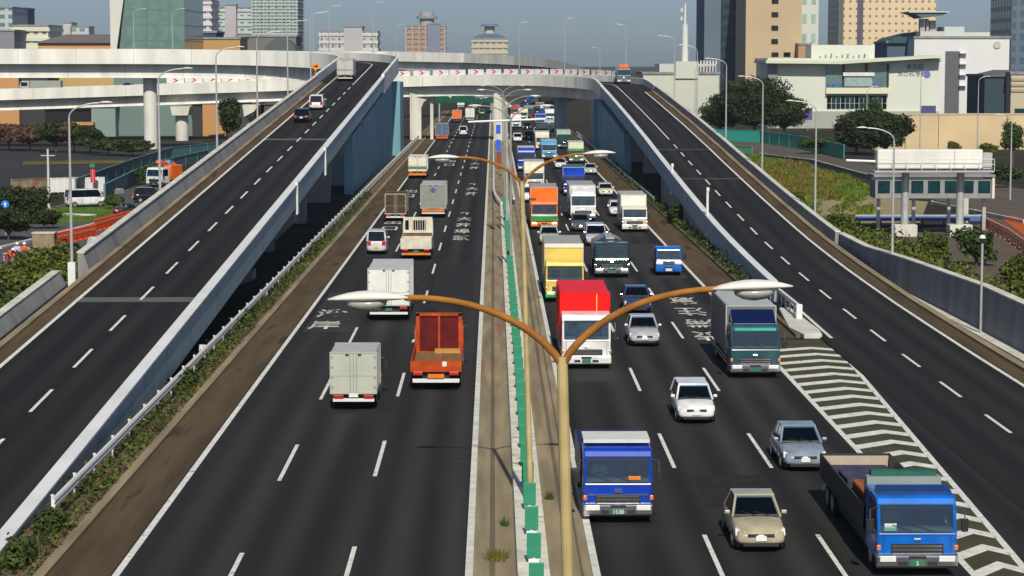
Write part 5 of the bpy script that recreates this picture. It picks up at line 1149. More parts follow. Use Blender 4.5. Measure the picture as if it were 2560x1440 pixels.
driver('person in grey driving the bright blue long flatbed truck', VL, 10.25, 1.2, matte('shirt_grey', (.3, .32, .34)), x=.55)
driver('person in pale blue driving the truck with the red box', VR, 7.15, 1.4, matte('shirt_blue', (.25, .35, .5)), x=.55)

# ------------------------------------------------------------ right side: gantry, grass, walls, trees
A = G(2264, 592); B = G(2402, 592); Yg = A.y
t = thing('sign_gantry', 'large white box gantry on two grey columns with square concrete footings', 'gantry', ((A.x+B.x)/2, Yg, 0))
for P_ in (A, B):
    MB().tube([(P_.x, Yg+.6, 1.0), (P_.x, Yg+.6, 5.7)], .34, 20).build('column', STEEL, t, world=True)
    MB().box(P_.x-1.0, P_.x+1.0, Yg-.2, Yg+1.4, -.05, 1.05).build('footing', CONC, t, world=True, bevel=.04)
a = D(2193, 432, Yg-1.4); b = D(2458, 374, Yg-1.4)
MB().box(a.x, b.x, Yg-1.4, Yg+.2, a.z+.35, b.z).build('sign_box', CONCW, t, world=True, bevel=.12)
MB().box(a.x-.3, b.x+.9, Yg-1.9, Yg+.9, a.z+.05, a.z+.2).build('catwalk', STEEL, t, world=True)
g = MB().tube([(a.x, Yg-1.9, a.z+1.2), (b.x+.9, Yg-1.9, a.z+1.2)], .03, 6).tube([(a.x, Yg-1.9, a.z+.75), (b.x+.9, Yg-1.9, a.z+.75)], .03, 6)
for k in range(9): xx_ = a.x+(b.x+.9-a.x)*k/8; g.tube([(xx_, Yg-1.9, a.z+.2), (xx_, Yg-1.9, a.z+1.2)], .03, 5)
g.build('handrail', STEELW, t, world=True)
MB().box(b.x+.1, b.x+.9, Yg-1.0, Yg+.5, a.z+.3, b.z-.3).build('ladder_cage', STEEL, t, world=True)
MB().tube([(a.x-2.6, Yg-.6, a.z+1.05), (a.x, Yg-.6, a.z+.95)], .11, 8).build('side_arm', STEELW, t, world=True)
MB().box(a.x, b.x+.6, Yg+1.1, Yg+1.3, a.z-.75, a.z-.5).build('cross_beam', STEEL, t, world=True)
a2 = D(2188, 496, Yg+6); b2 = D(2482, 442, Yg+6)
t = thing('service_building', 'grey glazed service cabin raised on posts behind the gantry columns', 'building', ((a2.x+b2.x)/2, Yg+6, 0))
MB().box(a2.x, b2.x, Yg+6, Yg+9, a2.z, b2.z).build('wall', pm('cabin_grey', (.26, .27, .27), .6), t, world=True); MB().box(a2.x-.2, b2.x+.2, Yg+5.7, Yg+9.2, b2.z, b2.z+.2).build('roof', CONCG, t, world=True)
MB().box(b2.x-.1, b2.x+.15, Yg+5.8, Yg+6.1, a2.z, b2.z).build('frame', CONC, t, world=True)
for k in range(7):
    x_ = a2.x+(b2.x-a2.x)*(k+.5)/7; MB().box(x_-.55, x_+.55, Yg+5.93, Yg+5.99, a2.z+.5, b2.z-.35).build('window', GLASSG, t, world=True)
for k in range(4): x_ = a2.x+.5+(b2.x-a2.x-1)*k/3; MB().box(x_-.15, x_+.15, Yg+7, Yg+7.3, -.05, a2.z).build('post', STEEL, t, world=True)
A = G(2105, 566); B = G(2478, 566)
t = thing('pipe_rack', 'long low blue pipe rail between the gantry footings', 'pipe rack', (A.x, A.y+2, 0)); MB().box(A.x, B.x, A.y+2, A.y+2.4, .35, .8).build('pipe', matte('pipe_blue', (.08, .14, .38), .5), t, world=True); MB().box(A.x, B.x, A.y+2.1, A.y+2.3, .8, .95).build('rail', STEEL, t, world=True)
for k in range(8): x_ = A.x+(B.x-A.x)*k/7; MB().box(x_-.06, x_+.06, A.y+2.1, A.y+2.3, -.05, .35).build('post', DARK, t, world=True)
A = G(2418, 560); t = thing('control_cabinet', 'pale green control cabinet beside the right gantry column', 'cabinet', (A.x, A.y+2, 0)); MB().box(-.45, .45, -.3, .3, 0, 2.6).build('cabinet', CONC, t, bevel=.03); MB().box(-.38, .38, -.32, -.30, .3, 2.4).build('door', matte('cab_green', (.5, .55, .45)), t)
def poly(name, pts, z, mat): return struct(name, MB().slab([(p.x, p.y, z) for p in [G(*q) for q in pts]], .05), mat)
poly('grass_bank', [(2700, 760), (2120, 650), (1990, 545), (1800, 395), (1830, 365), (2120, 440), (2190, 470), (2180, 560), (2700, 700)][::1], .0, GRASS)
poly('dry_grass', [(1895, 452), (1850, 405), (2000, 410), (2080, 455), (2060, 480), (1960, 465)], .03, GRASSD)
poly('sand_patch', [(2045, 540), (2040, 498), (2160, 490), (2320, 505), (2300, 556), (2120, 556)], .035, SAND)
poly('service_road', [(2140, 598), (2320, 570), (2470, 560), (2440, 525), (2330, 500), (2400, 485), (2700, 560), (2700, 790), (2500, 720)], .03, pm('road_brown', (.10, .072, .052), .9, var=.15, scale=.3))
poly('side_road', [(1770, 372), (1960, 388), (2120, 425), (2230, 455), (2400, 485), (2600, 555), (2900, 600), (2600, 480), (2440, 452), (2140, 405), (1960, 362), (1790, 345)], .02, pm('asphalt_warm', (.09, .075, .055), .9, var=.2, scale=.2))
fence('green and teal fence along the curved road on the right', [(1780, 352), (1900, 357), (2000, 372), (2110, 398)], 2.3, matte('fence_green', (.04, .34, .28), .5), step=7)
fence('short teal fence by the ramp parapet', [(1822, 382), (1880, 386)], 1.3, matte('fence_teal2', (.12, .35, .26), .5), step=7)
fence('low grey roadside wall leading to the gantry', [(1900, 392), (2030, 408), (2180, 450), (2300, 480)], .6, CONCG, name='low_wall', cat='wall', step=9, cap=CONC)
fence('pale kerb wall across the right road', [(2330, 512), (2560, 560)], .4, CONC, name='low_wall', cat='wall', step=12)
barrier_row((2452, 566), (2520, 600), 6, 'dull orange barrier panel on the right road near the gantry', matte('barrier_red_w', (.55, .22, .15)), 'orange barriers on the right road')
barrier_row((2520, 600), (2640, 690), 8, 'dull orange barrier panel running out of the right edge', matte('barrier_red_w', (.55, .22, .15)), 'orange barriers on the right road')
poly('orange_mat', [(2500, 545), (2530, 540), (2700, 600), (2700, 640), (2560, 590)], .06, matte('orange_ground', (.45, .09, .01), .8))
def scatter_poly(name, label, pts, n, size, h, mat, seed):
    P = [G(*q) for q in pts]; rnd = random.Random(seed); m = MB(); x0, x1 = min(p.x for p in P), max(p.x for p in P); y0, y1 = min(p.y for p in P), max(p.y for p in P)
    def inside(x, y):
        c = False
        for i in range(len(P)):
            a, b = P[i], P[i-1]
            if (a.y > y) != (b.y > y) and x < (b.x-a.x)*(y-a.y)/(b.y-a.y)+a.x: c = not c
        return c
    for i in range(n):
        x, y = rnd.uniform(x0, x1), rnd.uniform(y0, y1)
        if not inside(x, y): continue
        dn = math.sin(x*.7+seed)+math.sin(y*.23+x*.3)+math.sin(x*1.9-y*.5)
        if dn < rnd.uniform(-1.5, 1.2): continue
        s = size*(.5+rnd.random()); th = rnd.random()*6.28; hh = h*(.3+rnd.random())*(1+.4*dn); dx, dy = math.cos(th)*s, math.sin(th)*s
        m.quad((x-dx, y-dy, 0), (x+dx, y+dy, 0), (x+dx*.2+rnd.gauss(0, .1), y+dy*.2, hh))
    return tag(m.build(name, mat, None, fix=False), label, None, None, 'stuff')
scatter_poly('grass', 'green grass on the bank right of the ramp', [(2120, 650), (1990, 545), (1800, 395), (1830, 365), (2120, 440), (2190, 470), (2180, 560), (2300, 640)], 30000, .22, .26, pm('grass_leaf', (.09, .12, .012), .8, var=.4, rnd=.5, spec=.2), 31)
scatter_poly('dry_grass_blades', 'yellow dry grass on the bank right of the ramp', [(1925, 500), (1820, 395), (2000, 405), (2100, 450), (2080, 500)], 14000, .22, .34, pm('dry_leaf', (.13, .105, .012), .9, var=.3, rnd=.5), 32)
scatter_poly('grass', 'grass on the lawn by the white van', [(128, 560), (245, 552), (300, 524), (308, 506), (200, 511), (132, 520)], 8000, .08, .12, pm('lawn_leaf', (.07, .14, .015), .9, var=.3, rnd=.4), 33)
rnd = random.Random(5)
strip_leaves('weeds', 'tall weeds behind the right retaining wall', [(28.6, 32.5, 108, 186, 0, 2.3), (27.4, 31, 186, 232, 0, 1.6)], 15000, .18, LEAFL, 15)
strip_leaves('weeds', 'yellow weeds behind the right retaining wall', [(28.6, 33, 108, 180, 0, 1.5)], 6000, .17, LEAFY, 18)
for i, (px, py, w_, h_, l) in enumerate(((2440, 665, 4, 3.2, 'dark green bush near the cap light post'), (2340, 665, 3, 2.6, 'green bush in front of the gantry footing'), (2100, 590, 3.2, 2.0, 'green bush behind the bend of the retaining wall'), (1985, 520, 3, 1.8, 'shrub beside the right ramp parapet'), (2545, 740, 3.4, 2.8, 'bush at the right edge behind the wall'))):
    A = G(px, py); tree(l, A.x, A.y, h_, w_, mat=LEAFL if i else LEAF, seed=160+i, n=3500, size=.15, trunk_h=.3, name='bush', nb=9)
for i, (px, py, w_, h_, l, mt) in enumerate(((1800, 335, 13, 8.5, 'dark tree at the left of the big clump before the towers', LEAFD), (1885, 338, 19, 12.4, 'big dark round tree in front of the beige tower', LEAFD), (1960, 338, 12, 9.0, 'dark tree on the right flank of the big round tree', LEAFD), (2140, 385, 9.5, 7.6, 'dark tree left of the grey lamp before the beige wall', LEAFD), (2215, 388, 10.5, 7.0, 'round green tree left of the gantry', LEAFD), (2185, 372, 6, 9.0, 'pointed light green tree behind the gantry', LEAF), (2530, 420, 4.2, 7.0, 'small tree with bare trunk at the right edge', LEAF), (2372, 292, 10, 6.4, 'dark tree before the tall white block', LEAFD), (2432, 295, 11, 6.8, 'second dark tree before the tall white block', LEAFD), (2505, 295, 13, 6.6, 'green tree before the dark glass building', LEAF), (2385, 392, 2.5, 2.6, 'yellow shrub before the beige wall', LEAFY), (2470, 395, 4, 2.4, 'yellow green shrub by the beige wall', LEAFY), (2520, 470, 5, 3, 'green bush by the right road', LEAF), (2040, 385, 9, 3, 'green undergrowth right of the big tree', LEAF))):
    A = G(px, py); tree(l, A.x, A.y, h_, w_, mat=mt, seed=200+i, n=15000 if w_ > 9 else 4000, size=.26 if w_ > 9 else .17, nb=30 if w_ > 9 else 14, trunk_h=h_*.15 if i < 5 else None)
A = D(2182, 378, 392); B = D(2700, 410, 392)
t = thing('noise_wall', 'long beige wall panels stretching to the right edge', 'wall', (A.x, 395, 0)); wm = pm('wall_beige', (.58, .44, .26), .85, var=.14, scale=.12)
z_ = D(2300, 288, 392).z
x = A.x
while x < 110: MB().box(x, x+11.9, 395, 395.4, -.05, z_).build('panel', wm, t, world=True); x += 12
MB().box(A.x, 110, 394.9, 395.5, z_, z_+.25).build('coping', pm('wall_cop', (.5, .42, .3)), t, world=True)

# ------------------------------------------------------------ buildings
def bld(name, label, cat, px0, px1, pyt, Y, depth, mat, base=0., roof=None, pyb=None, rz=0, bands=None, fins=None):
    a = D(px0, pyt, Y); b = D(px1, pyt, Y); z0 = D(px0, pyb, Y).z if pyb else -.05
    t = thing(name, label, cat, ((a.x+b.x)/2, Y, z0)); w_ = (b.x-a.x)/2; h = a.z-z0
    MB().box(-w_, w_, 0, depth, 0, h).build('wall', mat, t)
    MB().box(-w_-.3, w_+.3, -.3, depth+.3, h, h+.6).build('roof', roof or CONCG, t)
    if bands:
        n_, bm2, pr = bands; g = MB()
        for k in range(n_): z = h*(k+.5)/n_; g.box(-w_-pr, w_+pr, -pr, depth+pr, z, z+h/n_*.38)
        g.build('balcony_bands', bm2, t)
    if fins:
        n_, fm, pr = fins; g = MB()
        for k in range(n_+1): x_ = -w_+2*w_*k/n_; g.box(x_-w_/n_*.22, x_+w_/n_*.22, -pr-.1, .2, 0, h)
        g.build('facade_fins', fm, t)
    return t, w_, h
PT = lambda n, c: matte('bw_'+n, c, .8, .1, scale=.05)
# left skyline
bld('apartment_block', 'pale bluish tower with dark crown at the far left edge', 'building', -40, 30, 20, 900, 30, facade('f1', (.42, .48, .47), (.12, .18, .2), 3.5, 3.2, .6, .5)); t, w_, h = bld('office_building', 'tower with blue glass box behind the cream block', 'building', 15, 62, 22, 950, 20, PT('blueg', (.10, .13, .24)))
bld('apartment_block', 'cream apartment block with grid of small windows', 'building', 33, 120, 66, 800, 25, facade('f2', (.60, .60, .47), (.14, .15, .11), 3.0, 3.1, .5, .45), bands=(8, PT('cr', (.62, .62, .50)), .6))
bld('office_building', 'grey dark block at the far left edge', 'building', -40, 35, 78, 780, 20, PT('gr', (.22, .22, .24)))
bld('apartment_block', 'tiny pale tower block on the left horizon', 'building', 158, 178, 58, 1300, 18, PT('pal', (.5, .5, .5))); bld('apartment_block', 'tiny pale grid block on the left horizon', 'building', 176, 222, 68, 1300, 18, facade('f3', (.45, .5, .48), (.2, .25, .26), 5, 4, .6, .5))
# slanted glass building
Yt = 620; a = D(278, 125, Yt); b = D(462, 125, Yt); c = D(310, -40, Yt); zt = D(310, -60, Yt).z; zb_ = 0
t = thing('glass_tower', 'huge green grey glass building with slanting white left edge', 'building', (a.x, Yt, 0))
MB().prism([(a.x, 0), (b.x, 0), (b.x, zt), (D(318, -60, Yt).x, zt)], Yt, Yt+40, 'y').build('glass_wall', facade('gf', (.11, .17, .16), (.12, .21, .18), 6, 4.2, .93, .9, .35, .15), t, world=True)
MB().prism([(D(275, 0, Yt).x, 8), (a.x-.05, 8), (D(318, -60, Yt).x-.1, zt), (D(275, 0, Yt).x, zt)], Yt-.5, Yt+30, 'y').build('white_edge', PT('edge', (.62, .62, .55)), t, world=True)
bld('apartment_tower', 'white and purple grid tower behind the glass building', 'building', 462, 527, 2, 900, 25, facade('f4', (.55, .54, .56), (.16, .18, .26), 2.6, 3.1, .55, .5), bands=(14, PT('w', (.60, .60, .60)), .5))
bld('apartment_tower', 'pale tower with rounded top next to the grid tower', 'building', 540, 632, 20, 1000, 25, facade('f5', (.42, .50, .48), (.16, .22, .22), 3.2, 3.1, .6, .5), bands=(12, PT('w2', (.50, .54, .53)), .5)); bld('apartment_tower', 'lilac stair core in front of the pale tower', 'building', 562, 590, 13, 995, 5, PT('lil', (.45, .42, .45)))
bld('apartment_tower', 'tall green grey apartment tower covered in balconies', 'building', 630, 742, -30, 950, 30, facade('f6', (.34, .43, .40), (.13, .2, .19), 3.4, 3.1, .6, .55), bands=(34, PT('gg', (.40, .47, .44)), .5), fins=(12, PT('gg2', (.38, .45, .43)), .5))
bld('apartment_block', 'wide grey apartment block with white balconies right of the orange sign', 'building', 800, 942, 80, 1100, 25, facade('f7', (.45, .45, .45), (.2, .2, .21), 3.0, 3.1, .55, .5), bands=(8, PT('ww', (.58, .57, .56)), .6), fins=(16, PT('ww2', (.55, .54, .53)), .6)); bld('apartment_block', 'raised middle part of the wide grey apartment block', 'building', 860, 905, 68, 1098, 20, PT('mid', (.45, .44, .45)))
bld('office_building', 'navy glass box below the white grid tower', 'building', 462, 540, 82, 700, 20, PT('navy', (.035, .055, .13))); bld('office_building', 'grey hall with dark rounded roof by the tall green tower', 'building', 590, 740, 92, 690, 20, PT('hg', (.16, .16, .16)))
t = thing('dome_hall', 'dark green grey rounded dome roof before the tall tower', 'building', (D(700, 100, 680).x, 680, 0)); r_ = 4.3
MB().prism([(r_*1.15*math.cos(a), 17+r_*math.sin(a)*1.2) for a in [math.pi*k/12 for k in range(13)]]+[(-r_*1.15, 0), (r_*1.15, 0)], 0, 20, 'y').build('roof', PT('dm', (.09, .12, .12)), t)
bld('office_building', 'tan low block between the navy box and the grey hall', 'building', 500, 600, 98, 660, 20, PT('tan', (.45, .28, .11)))
t = thing('hall_roof', 'low purple grey hall with shallow pitched roof and orange eaves', 'building', (D(190, 110, 640).x, 640, 0)); xa, xb = D(95, 115, 640).x, D(278, 115, 640).x; zz = D(150, 118, 640).z; zt = D(230, 86, 640).z
cx_ = (D(190, 110, 640)).x
MB().box(xa-cx_, xb-cx_, 0, 30, 0, zz+1.2).build('wall', PT('or', (.55, .30, .15)), t); MB().prism([(xa-cx_-1, zz+1.2), (xb-cx_+.5, zz+1.2), (xb-cx_+.5, zt), ((xa+xb)/2-cx_-2, zt), ], -1, 31, 'y').build('roof', PT('pr', (.15, .13, .14)), t)
# brown tower and domed block in the middle
t, w_, h = bld('apartment_tower', 'brown and grey tower with round crown in the middle of the skyline', 'building', 1015, 1112, 66, 1400, 30, facade('f8', (.34, .22, .17), (.16, .12, .12), 4.2, 3.2, .5, .55), bands=(12, PT('br', (.40, .27, .20)), .5), fins=(6, PT('gy', (.38, .34, .34)), .8))
MB().tube([(.6, 12, h), (.6, 12, h+9), ], 4.5, 16).build('crown', PT('cr2', (.36, .35, .35)), t); MB().tube([(.6, 12, h+5), (.6, 12, h+6.5)], 6.5, 16).build('crown_ring', PT('cr3', (.25, .3, .3)), t)
bld('apartment_tower', 'grey blue wing of the brown tower', 'building', 1068, 1100, 60, 1398, 4, PT('gb', (.20, .23, .30)))
t, w_, h = bld('apartment_tower', 'yellow and grey block with blue domed tops on the horizon', 'building', 1180, 1268, 98, 1400, 30, facade('f9', (.45, .42, .32), (.2, .2, .2), 3.8, 3.2, .5, .55), bands=(8, PT('yl', (.50, .46, .33)), .5))
MB().prism([(w_*.95*math.cos(a), h+3.5*math.sin(a)) for a in [math.pi*k/10 for k in range(11)]], 2, 26, 'y').build('dome', PT('db', (.10, .16, .24)), t); MB().tube([(0, 12, h), (0, 12, h+9)], 3.2, 12).build('crown', PT('yy', (.5, .48, .36)), t); MB().tube([(0, 12, h+8), (0, 12, h+9.6)], [6, 4.5], 12).build('crown_roof', PT('db2', (.12, .18, .24)), t)
# exhibition hall behind the left overpasses
def blk(label, px0, px1, pt_, pb, Y, mat, name='hall_block', d=12):
    return bld(name, label, 'building', px0, px1, pt_, Y, d, mat, roof=mat)
Yh = 470
br_ = PT('hallbrown', (.50, .27, .11)); bt_ = PT('halltan', (.48, .33, .13)); bk_ = PT('hallblack', (.015, .016, .018)); gg_ = PT('hallgreen', (.15, .22, .20)); dg_ = PT('halldark', (.045, .045, .05))
blk('tan and pink hall block at the far left', -60, 46, 186, 0, Yh, br_); blk('dark grey hall block beside the far left tan block', 46, 118, 186, 0, Yh+2, dg_); blk('long tan hall wall between the two left overpasses', 84, 286, 186, 0, Yh+14, bt_, d=6)
blk('black glazed hall front with sloping edge', 112, 245, 275, 0, Yh-4, bk_); blk('grey green hall wing left of the round column', 228, 288, 268, 0, Yh-6, PT('hg2', (.22, .30, .29)), d=5); blk('large dark green grey hall wall behind the round column', 284, 482, 190, 0, Yh-2, gg_, d=6)
blk('orange panel below the black glazed front', 150, 230, 313, 0, Yh-8, br_, d=3); blk('dark slab block right of the green grey wall', 480, 508, 262, 0, Yh-5, dg_, d=4); blk('tall brown hall block by the slim conifer', 506, 565, 258, 0, Yh-6, br_, d=4); blk('dark hall block with tan stripes behind the ramp', 560, 660, 258, 0, Yh, PT('hd', (.06, .065, .07))); blk('brown post block beside the ramp parapet', 634, 650, 262, 0, Yh-12, br_, d=2); blk('dark grey louvred hall block below the ramp bend', 650, 760, 262, 0, Yh, PT('hd2', (.09, .09, .09))); blk('mixed grey hall block behind the left lamps', 440, 660, 190, 0, Yh+8, PT('hg3', (.2, .2, .17)), d=4)
# right side
t, w_, h = bld('factory_building', 'white industrial building with chamfered corner left of the trees', 'building', 1608, 1798, 186, 560, 25, PT('ind', (.52, .54, .46)))
MB().box(-w_*.55, w_*.95, 3, 20, h, h+2.6).build('roof_unit', PT('ind2', (.5, .5, .48)), t); MB().box(-w_*.15, w_*.45, -.5, 3, h-1, h+3.2).build('front_tower', PT('ind3', (.54, .56, .48)), t); MB().box(-w_*.6, -w_*.3, -.4, 0, h*.42, h*.46).build('window_slot', DARK, t)
for k in range(6): MB().box(w_*(.5+.08*k), w_*(.54+.08*k), .2, 1.4, h+2.6, h+3.4).build('roof_vent', PT('vent', (.6, .6, .55)), t)
p = D(1712, 160, 570); q = D(1706, 8, 570)
t = thing('chimney', 'slender white chimney stack with antenna above the industrial building', 'chimney', (p.x, 570, p.z-6)); hh = q.z-p.z+6
MB().tube([(0, 0, 0), (0, 0, hh*.45)], [1.0, .85], 14).build('stack', PT('st', (.6, .63, .6)), t); MB().tube([(0, 0, hh*.45), (0, 0, hh*.75)], [.8, .75], 12).build('upper_stack', PT('st', (.6, .6, .6)), t); MB().tube([(0, 0, hh*.75), (0, 0, hh)], [.35, .22], 8).build('antenna', PT('st', (.6, .6, .6)), t)
for k in range(2): MB().tube([(-.9, 0, hh*(.8+.1*k)), (-.9, 0, hh*(.84+.1*k))], .35, 8).build('antenna_drum', PT('st', (.6, .6, .6)), t)
fb = facade('f10', (.07, .105, .145), (.05, .08, .115), 4, 3.6, .7, .6, .4, .2)
bld('office_tower', 'blue grey glass tower with lighter left face', 'tower', 1762, 1806, -80, 760, 30, PT('bl', (.12, .17, .22))); bld('office_tower', 'navy face with painted shade of the tower beside the beige one', 'tower', 1806, 1868, -80, 758, 30, facade('f11', (.022, .04, .062), (.018, .034, .055), 4, 3.6, .7, .6, .4, .2))  # one tower, light and shade of its two faces put into their colours
t, w_, h = bld('office_tower', 'tall beige tower with column of square windows', 'tower', 1866, 2006, -80, 720, 30, PT('bg', (.50, .38, .24)))
for k in range(9):
    z_ = D(1938, 2+k*33.5, 720).z
    if z_ > 4 and k < 4: MB().box(-w_+ (D(1930, 0, 720).x-D(1866, 0, 720).x), -w_+(D(1947, 0, 720).x-D(1866, 0, 720).x), -.15, .2, z_-.9, z_+.7).build('window', GLASS, t)
for px in (1939, 1969): x_ = D(px, 0, 720).x-t.location.x; z_ = D(px, 136, 720).z; MB().box(x_-1.1, x_+1.1, -.15, .2, z_-.7, z_+.7).build('window', GLASS, t)
bld('podium', 'beige podium block at the foot of the beige tower', 'building', 1996, 2028, 112, 715, 10, PT('bg2', (.42, .25, .15)))
bld('apartment_tower', 'slim white green tower behind the beige tower', 'tower', 2006, 2048, -80, 900, 20, facade('f12', (.55, .58, .50), (.30, .42, .36), 3.6, 7.5, .5, .5))
t, w_, h = bld('hotel_tower', 'wide beige tower with many tiny windows', 'tower', 2098, 2342, -80, 950, 30, facade('f13', (.66, .52, .33), (.26, .20, .13), 2.75, 3.05, .38, .32))
for (u, v, mt) in ((2096, 2109, PT('sg', (.12, .12, .12))), (2144, 2158, PT('sg2', (.10, .10, .12)))):
    xa, xb = D(u, 0, 950).x-t.location.x, D(v, 0, 950).x-t.location.x; MB().box(xa, xb, -.6, .4, 0, h).build('stair_shaft', mt, t)
bld('office_tower', 'blue tower cut by the right edge of the picture', 'tower', 2532, 2640, -80, 700, 30, facade('f14', (.10, .14, .19), (.06, .10, .14), 4, 3.6, .7, .6, .4, .2))
# white civic building
Yc = 520
t, w_, h = bld('museum_building', 'white civic building with sweeping flat roof and large glass front', 'building', 1922, 2352, 152, Yc, 25, PT('mw', (.62, .65, .56)), roof=PT('mr', (.55, .58, .5)))
X_ = lambda px: D(px, 0, Yc).x-t.location.x; Z_ = lambda py: D(2100, py, Yc).z+.05
MB().prism([(X_(1912), Z_(158)), (X_(2100), Z_(160)), (X_(2352), Z_(144)), (X_(2352), Z_(138)), (X_(2100), Z_(152)), (X_(1912), Z_(151))], -3.5, 20, 'y').build('canopy_roof', PT('cn', (.60, .62, .5)), t)
MB().box(X_(1922), X_(1945), -.4, 1, 0, Z_(162)).build('side_wall', PT('sw', (.25, .25, .26)), t)
MB().box(X_(2067), X_(2222), -.5, .5, Z_(222), Z_(160)).build('glass_front', pm('glass_teal', (.10, .17, .17), .15, var=.3, scale=.3, coat=.4), t)
MB().box(X_(2108), X_(2186), -1.6, -.5, Z_(190), Z_(181)).build('balcony', CONCW, t); MB().box(X_(2112), X_(2182), -1.2, -.5, Z_(216), Z_(192)).build('balcony_glass', pm('glass_pale', (.28, .40, .40), .15, coat=.4), t)
for px in (2108, 2165, 2219): MB().box(X_(px), X_(px+5), -.8, -.5, Z_(218), Z_(160)).build('mullion', DARK, t)
for (a_, b_) in ((2070, 2082), (2083, 2107), (2126, 2145), (2186, 2203)): MB().box(X_(a_), X_(b_), -.9, -.5, Z_(218), Z_(209)).build('banner', matte('banner_blue', (.06, .14, .32)), t)
MB().box(X_(2067), X_(2224), -1.2, 0, Z_(234), Z_(219)).build('balcony_parapet', PT('bp', (.66, .66, .46)), t)
for k in range(13):
    for (za, zb2) in ((256, 239), (271, 259)): MB().box(X_(2071+k*11.6), X_(2071+k*11.6+10), -.3, .2, Z_(za), Z_(zb2)).build('window', GLASSG if k % 3 else GLASS, t)
MB().box(X_(2036), X_(2196), 4, 14, h, Z_(112)).build('roof_block', PT('rb', (.62, .64, .56)), t)
g = MB()
for k in range(9): g.box(X_(2055+k*14), X_(2063+k*14), 1, 3, h+.6, Z_(140-k % 3*3))
g.build('roof_units', PT('ru', (.55, .58, .5)), t)
for (s_, px, py, sz) in (('東京都', 2290, 168, 1.35), ('水の科学館', 2283, 186, 1.35)):
    M = Matrix.Translation((X_(px), -.08, Z_(py))) @ Matrix.Rotation(math.pi/2, 4, 'X'); text_mesh('lettering', s_, matte('letter_dark', (.06, .06, .07)), t, M, sz)
MB().tube([(X_(2321), -.12, Z_(186)), (X_(2321), -.02, Z_(186))], .8, 14).build('logo_disc', matte('logo_blue', (.15, .15, .55)), t)
MB().box(X_(1952), X_(2350), -1.0, .2, 0, Z_(278)).build('plinth', PT('pl', (.36, .38, .32)), t)
MB().box(X_(2306), X_(2342), -1.4, -1.0, Z_(286), Z_(264)).build('blue_sign', matte('sign_navy', (.07, .08, .20)), t)
A = D(2020, 300, 500); t = thing('sign_board', 'purple blue sign board beside the big tree', 'sign', (A.x, 500, 0)); MB().box(-.9, .9, 0, .2, A.z, D(2020, 272, 500).z).build('board', matte('sign_violet', (.10, .08, .28)), t); MB().tube([(0, .1, 0), (0, .1, A.z)], .08, 6).build('pole', STEEL, t)
t, w_, h = bld('white_block', 'tall white windowless block with grey painted recess shade and roof units', 'building', 2286, 2524, 96, 600, 30, PT('wb', (.66, .66, .66)))
X_ = lambda px: D(px, 0, 600).x-t.location.x; Z_ = lambda py: D(2400, py, 600).z+.05
MB().box(X_(2366), X_(2402), -.2, .3, 0, Z_(128)).build('recess', PT('rc', (.12, .12, .125)), t)  # flat dark panel, the shade of a recess put into its colour
for k in range(4): MB().box(X_(2400), X_(2418), -1.5, 0, Z_(134+k*27), Z_(132+k*27)).build('stair_landing', PT('sl', (.6, .6, .6)), t)
MB().box(X_(2370), X_(2420), 4, 14, h, Z_(66)).build('roof_block', PT('rk', (.52, .58, .56)), t); MB().box(X_(2420), X_(2485), 4, 14, h, Z_(80)).build('roof_block', PT('rk2', (.52, .56, .48)), t)
MB().box(X_(2306), X_(2368), 2, 14, h, Z_(78)).build('roof_block', PT('rk3', (.5, .5, .46)), t); MB().tube([(X_(2495), -.3, Z_(112)), (X_(2495), -.1, Z_(112))], 1.0, 14).build('emblem', PT('em', (.45, .50, .42)), t)
g = MB(); xa = X_(2322)
g.box(X_(2310), X_(2322), 5, 7, Z_(78), Z_(46)).box(X_(2326), X_(2332), 5, 7, Z_(78), Z_(46)).box(X_(2336), X_(2352), 6, 9, Z_(78), Z_(50)); g.build('helipad_column', PT('hc', (.35, .35, .35)), t)
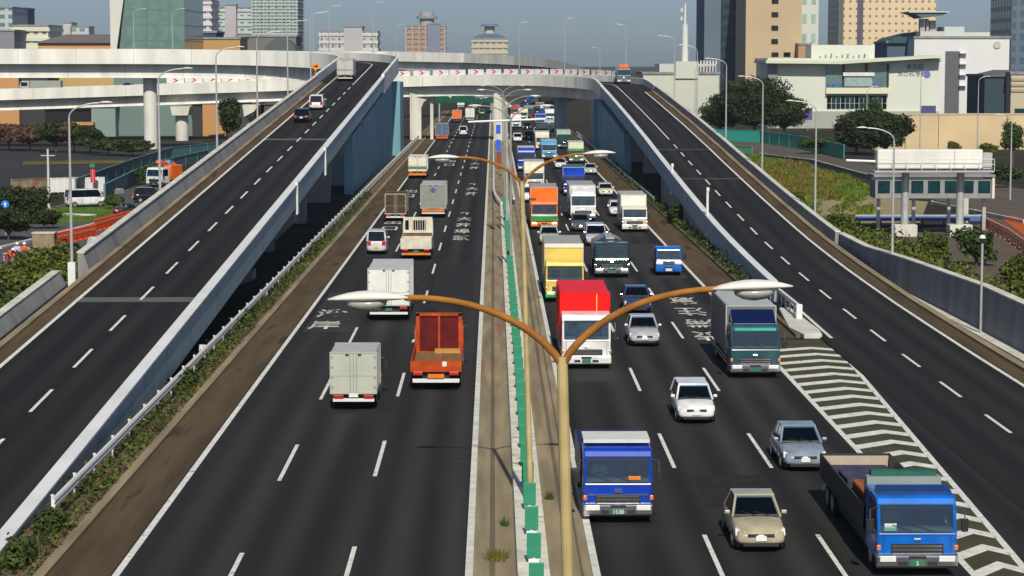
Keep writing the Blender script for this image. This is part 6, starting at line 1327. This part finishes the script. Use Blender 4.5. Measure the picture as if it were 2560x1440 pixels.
MB().prism([(X_(2278), Z_(31)), (X_(2375), Z_(31)), (X_(2362), Z_(38)), (X_(2310), Z_(45)), (X_(2296), Z_(36))], 2, 14, 'y').build('helipad_underside', PT('hu', (.10, .15, .18)), t); MB().box(X_(2276), X_(2377), 1.5, 14.5, Z_(31), Z_(28)).build('helipad_deck', PT('hdk', (.6, .58, .56)), t)
t, w_, h = bld('office_building', 'dark blue building with sloping teal roof before the beige tower', 'building', 2218, 2290, 108, 610, 20, PT('db3', (.07, .11, .16)))
MB().prism([(-w_-.2, h), (w_, h), (w_+4, h+3.2), (w_, h+3.0), (-w_+1.5, h+1.4)], -1, 21, 'y').build('pitched_roof', PT('tr', (.04, .09, .10)), t)
t, w_, h = bld('office_building', 'dark glass building with slanted roof at the right', 'building', 2462, 2530, 192, 540, 20, PT('dgl', (.035, .06, .075)), roof=PT('dgr', (.1, .1, .1)))
MB().prism([(-w_, h), (w_, h), (w_, h+1.6), (-w_, h+.1)], -.5, 20, 'y').build('slanted_roof', PT('dgr2', (.13, .13, .13)), t)
t, w_, h = bld('house', 'beige house with striped wall at the right edge', 'building', 2528, 2640, 186, 535, 15, PT('hb', (.50, .44, .32)))
for k in range(3): MB().box(-w_, w_, -.3, 0, h-1.5-k*1.3, h-.9-k*1.3).build('cornice', PT('hb2', (.38, .32, .22)), t)
MB().box(-w_+1, w_-1, -.2, 0, 1.5, 4.2).build('window', GLASSG, t)

# ------------------------------------------------------------ haze
hz = bpy.data.materials.new('haze_volume'); hz.use_nodes = True; n = hz.node_tree; n.nodes.clear()
ov = n.nodes.new('ShaderNodeOutputMaterial'); pv = n.nodes.new('ShaderNodeVolumePrincipled')
pv.inputs['Color'].default_value = (.80, .91, 1., 1); pv.inputs['Density'].default_value = .00009; pv.inputs['Anisotropy'].default_value = .2
n.links.new(pv.outputs[0], ov.inputs['Volume'])
tag(MB().box(-2600, 2600, -120, 6100, -3.6, 190).build('haze', hz), 'pale distant haze over the city', None, None, 'stuff')
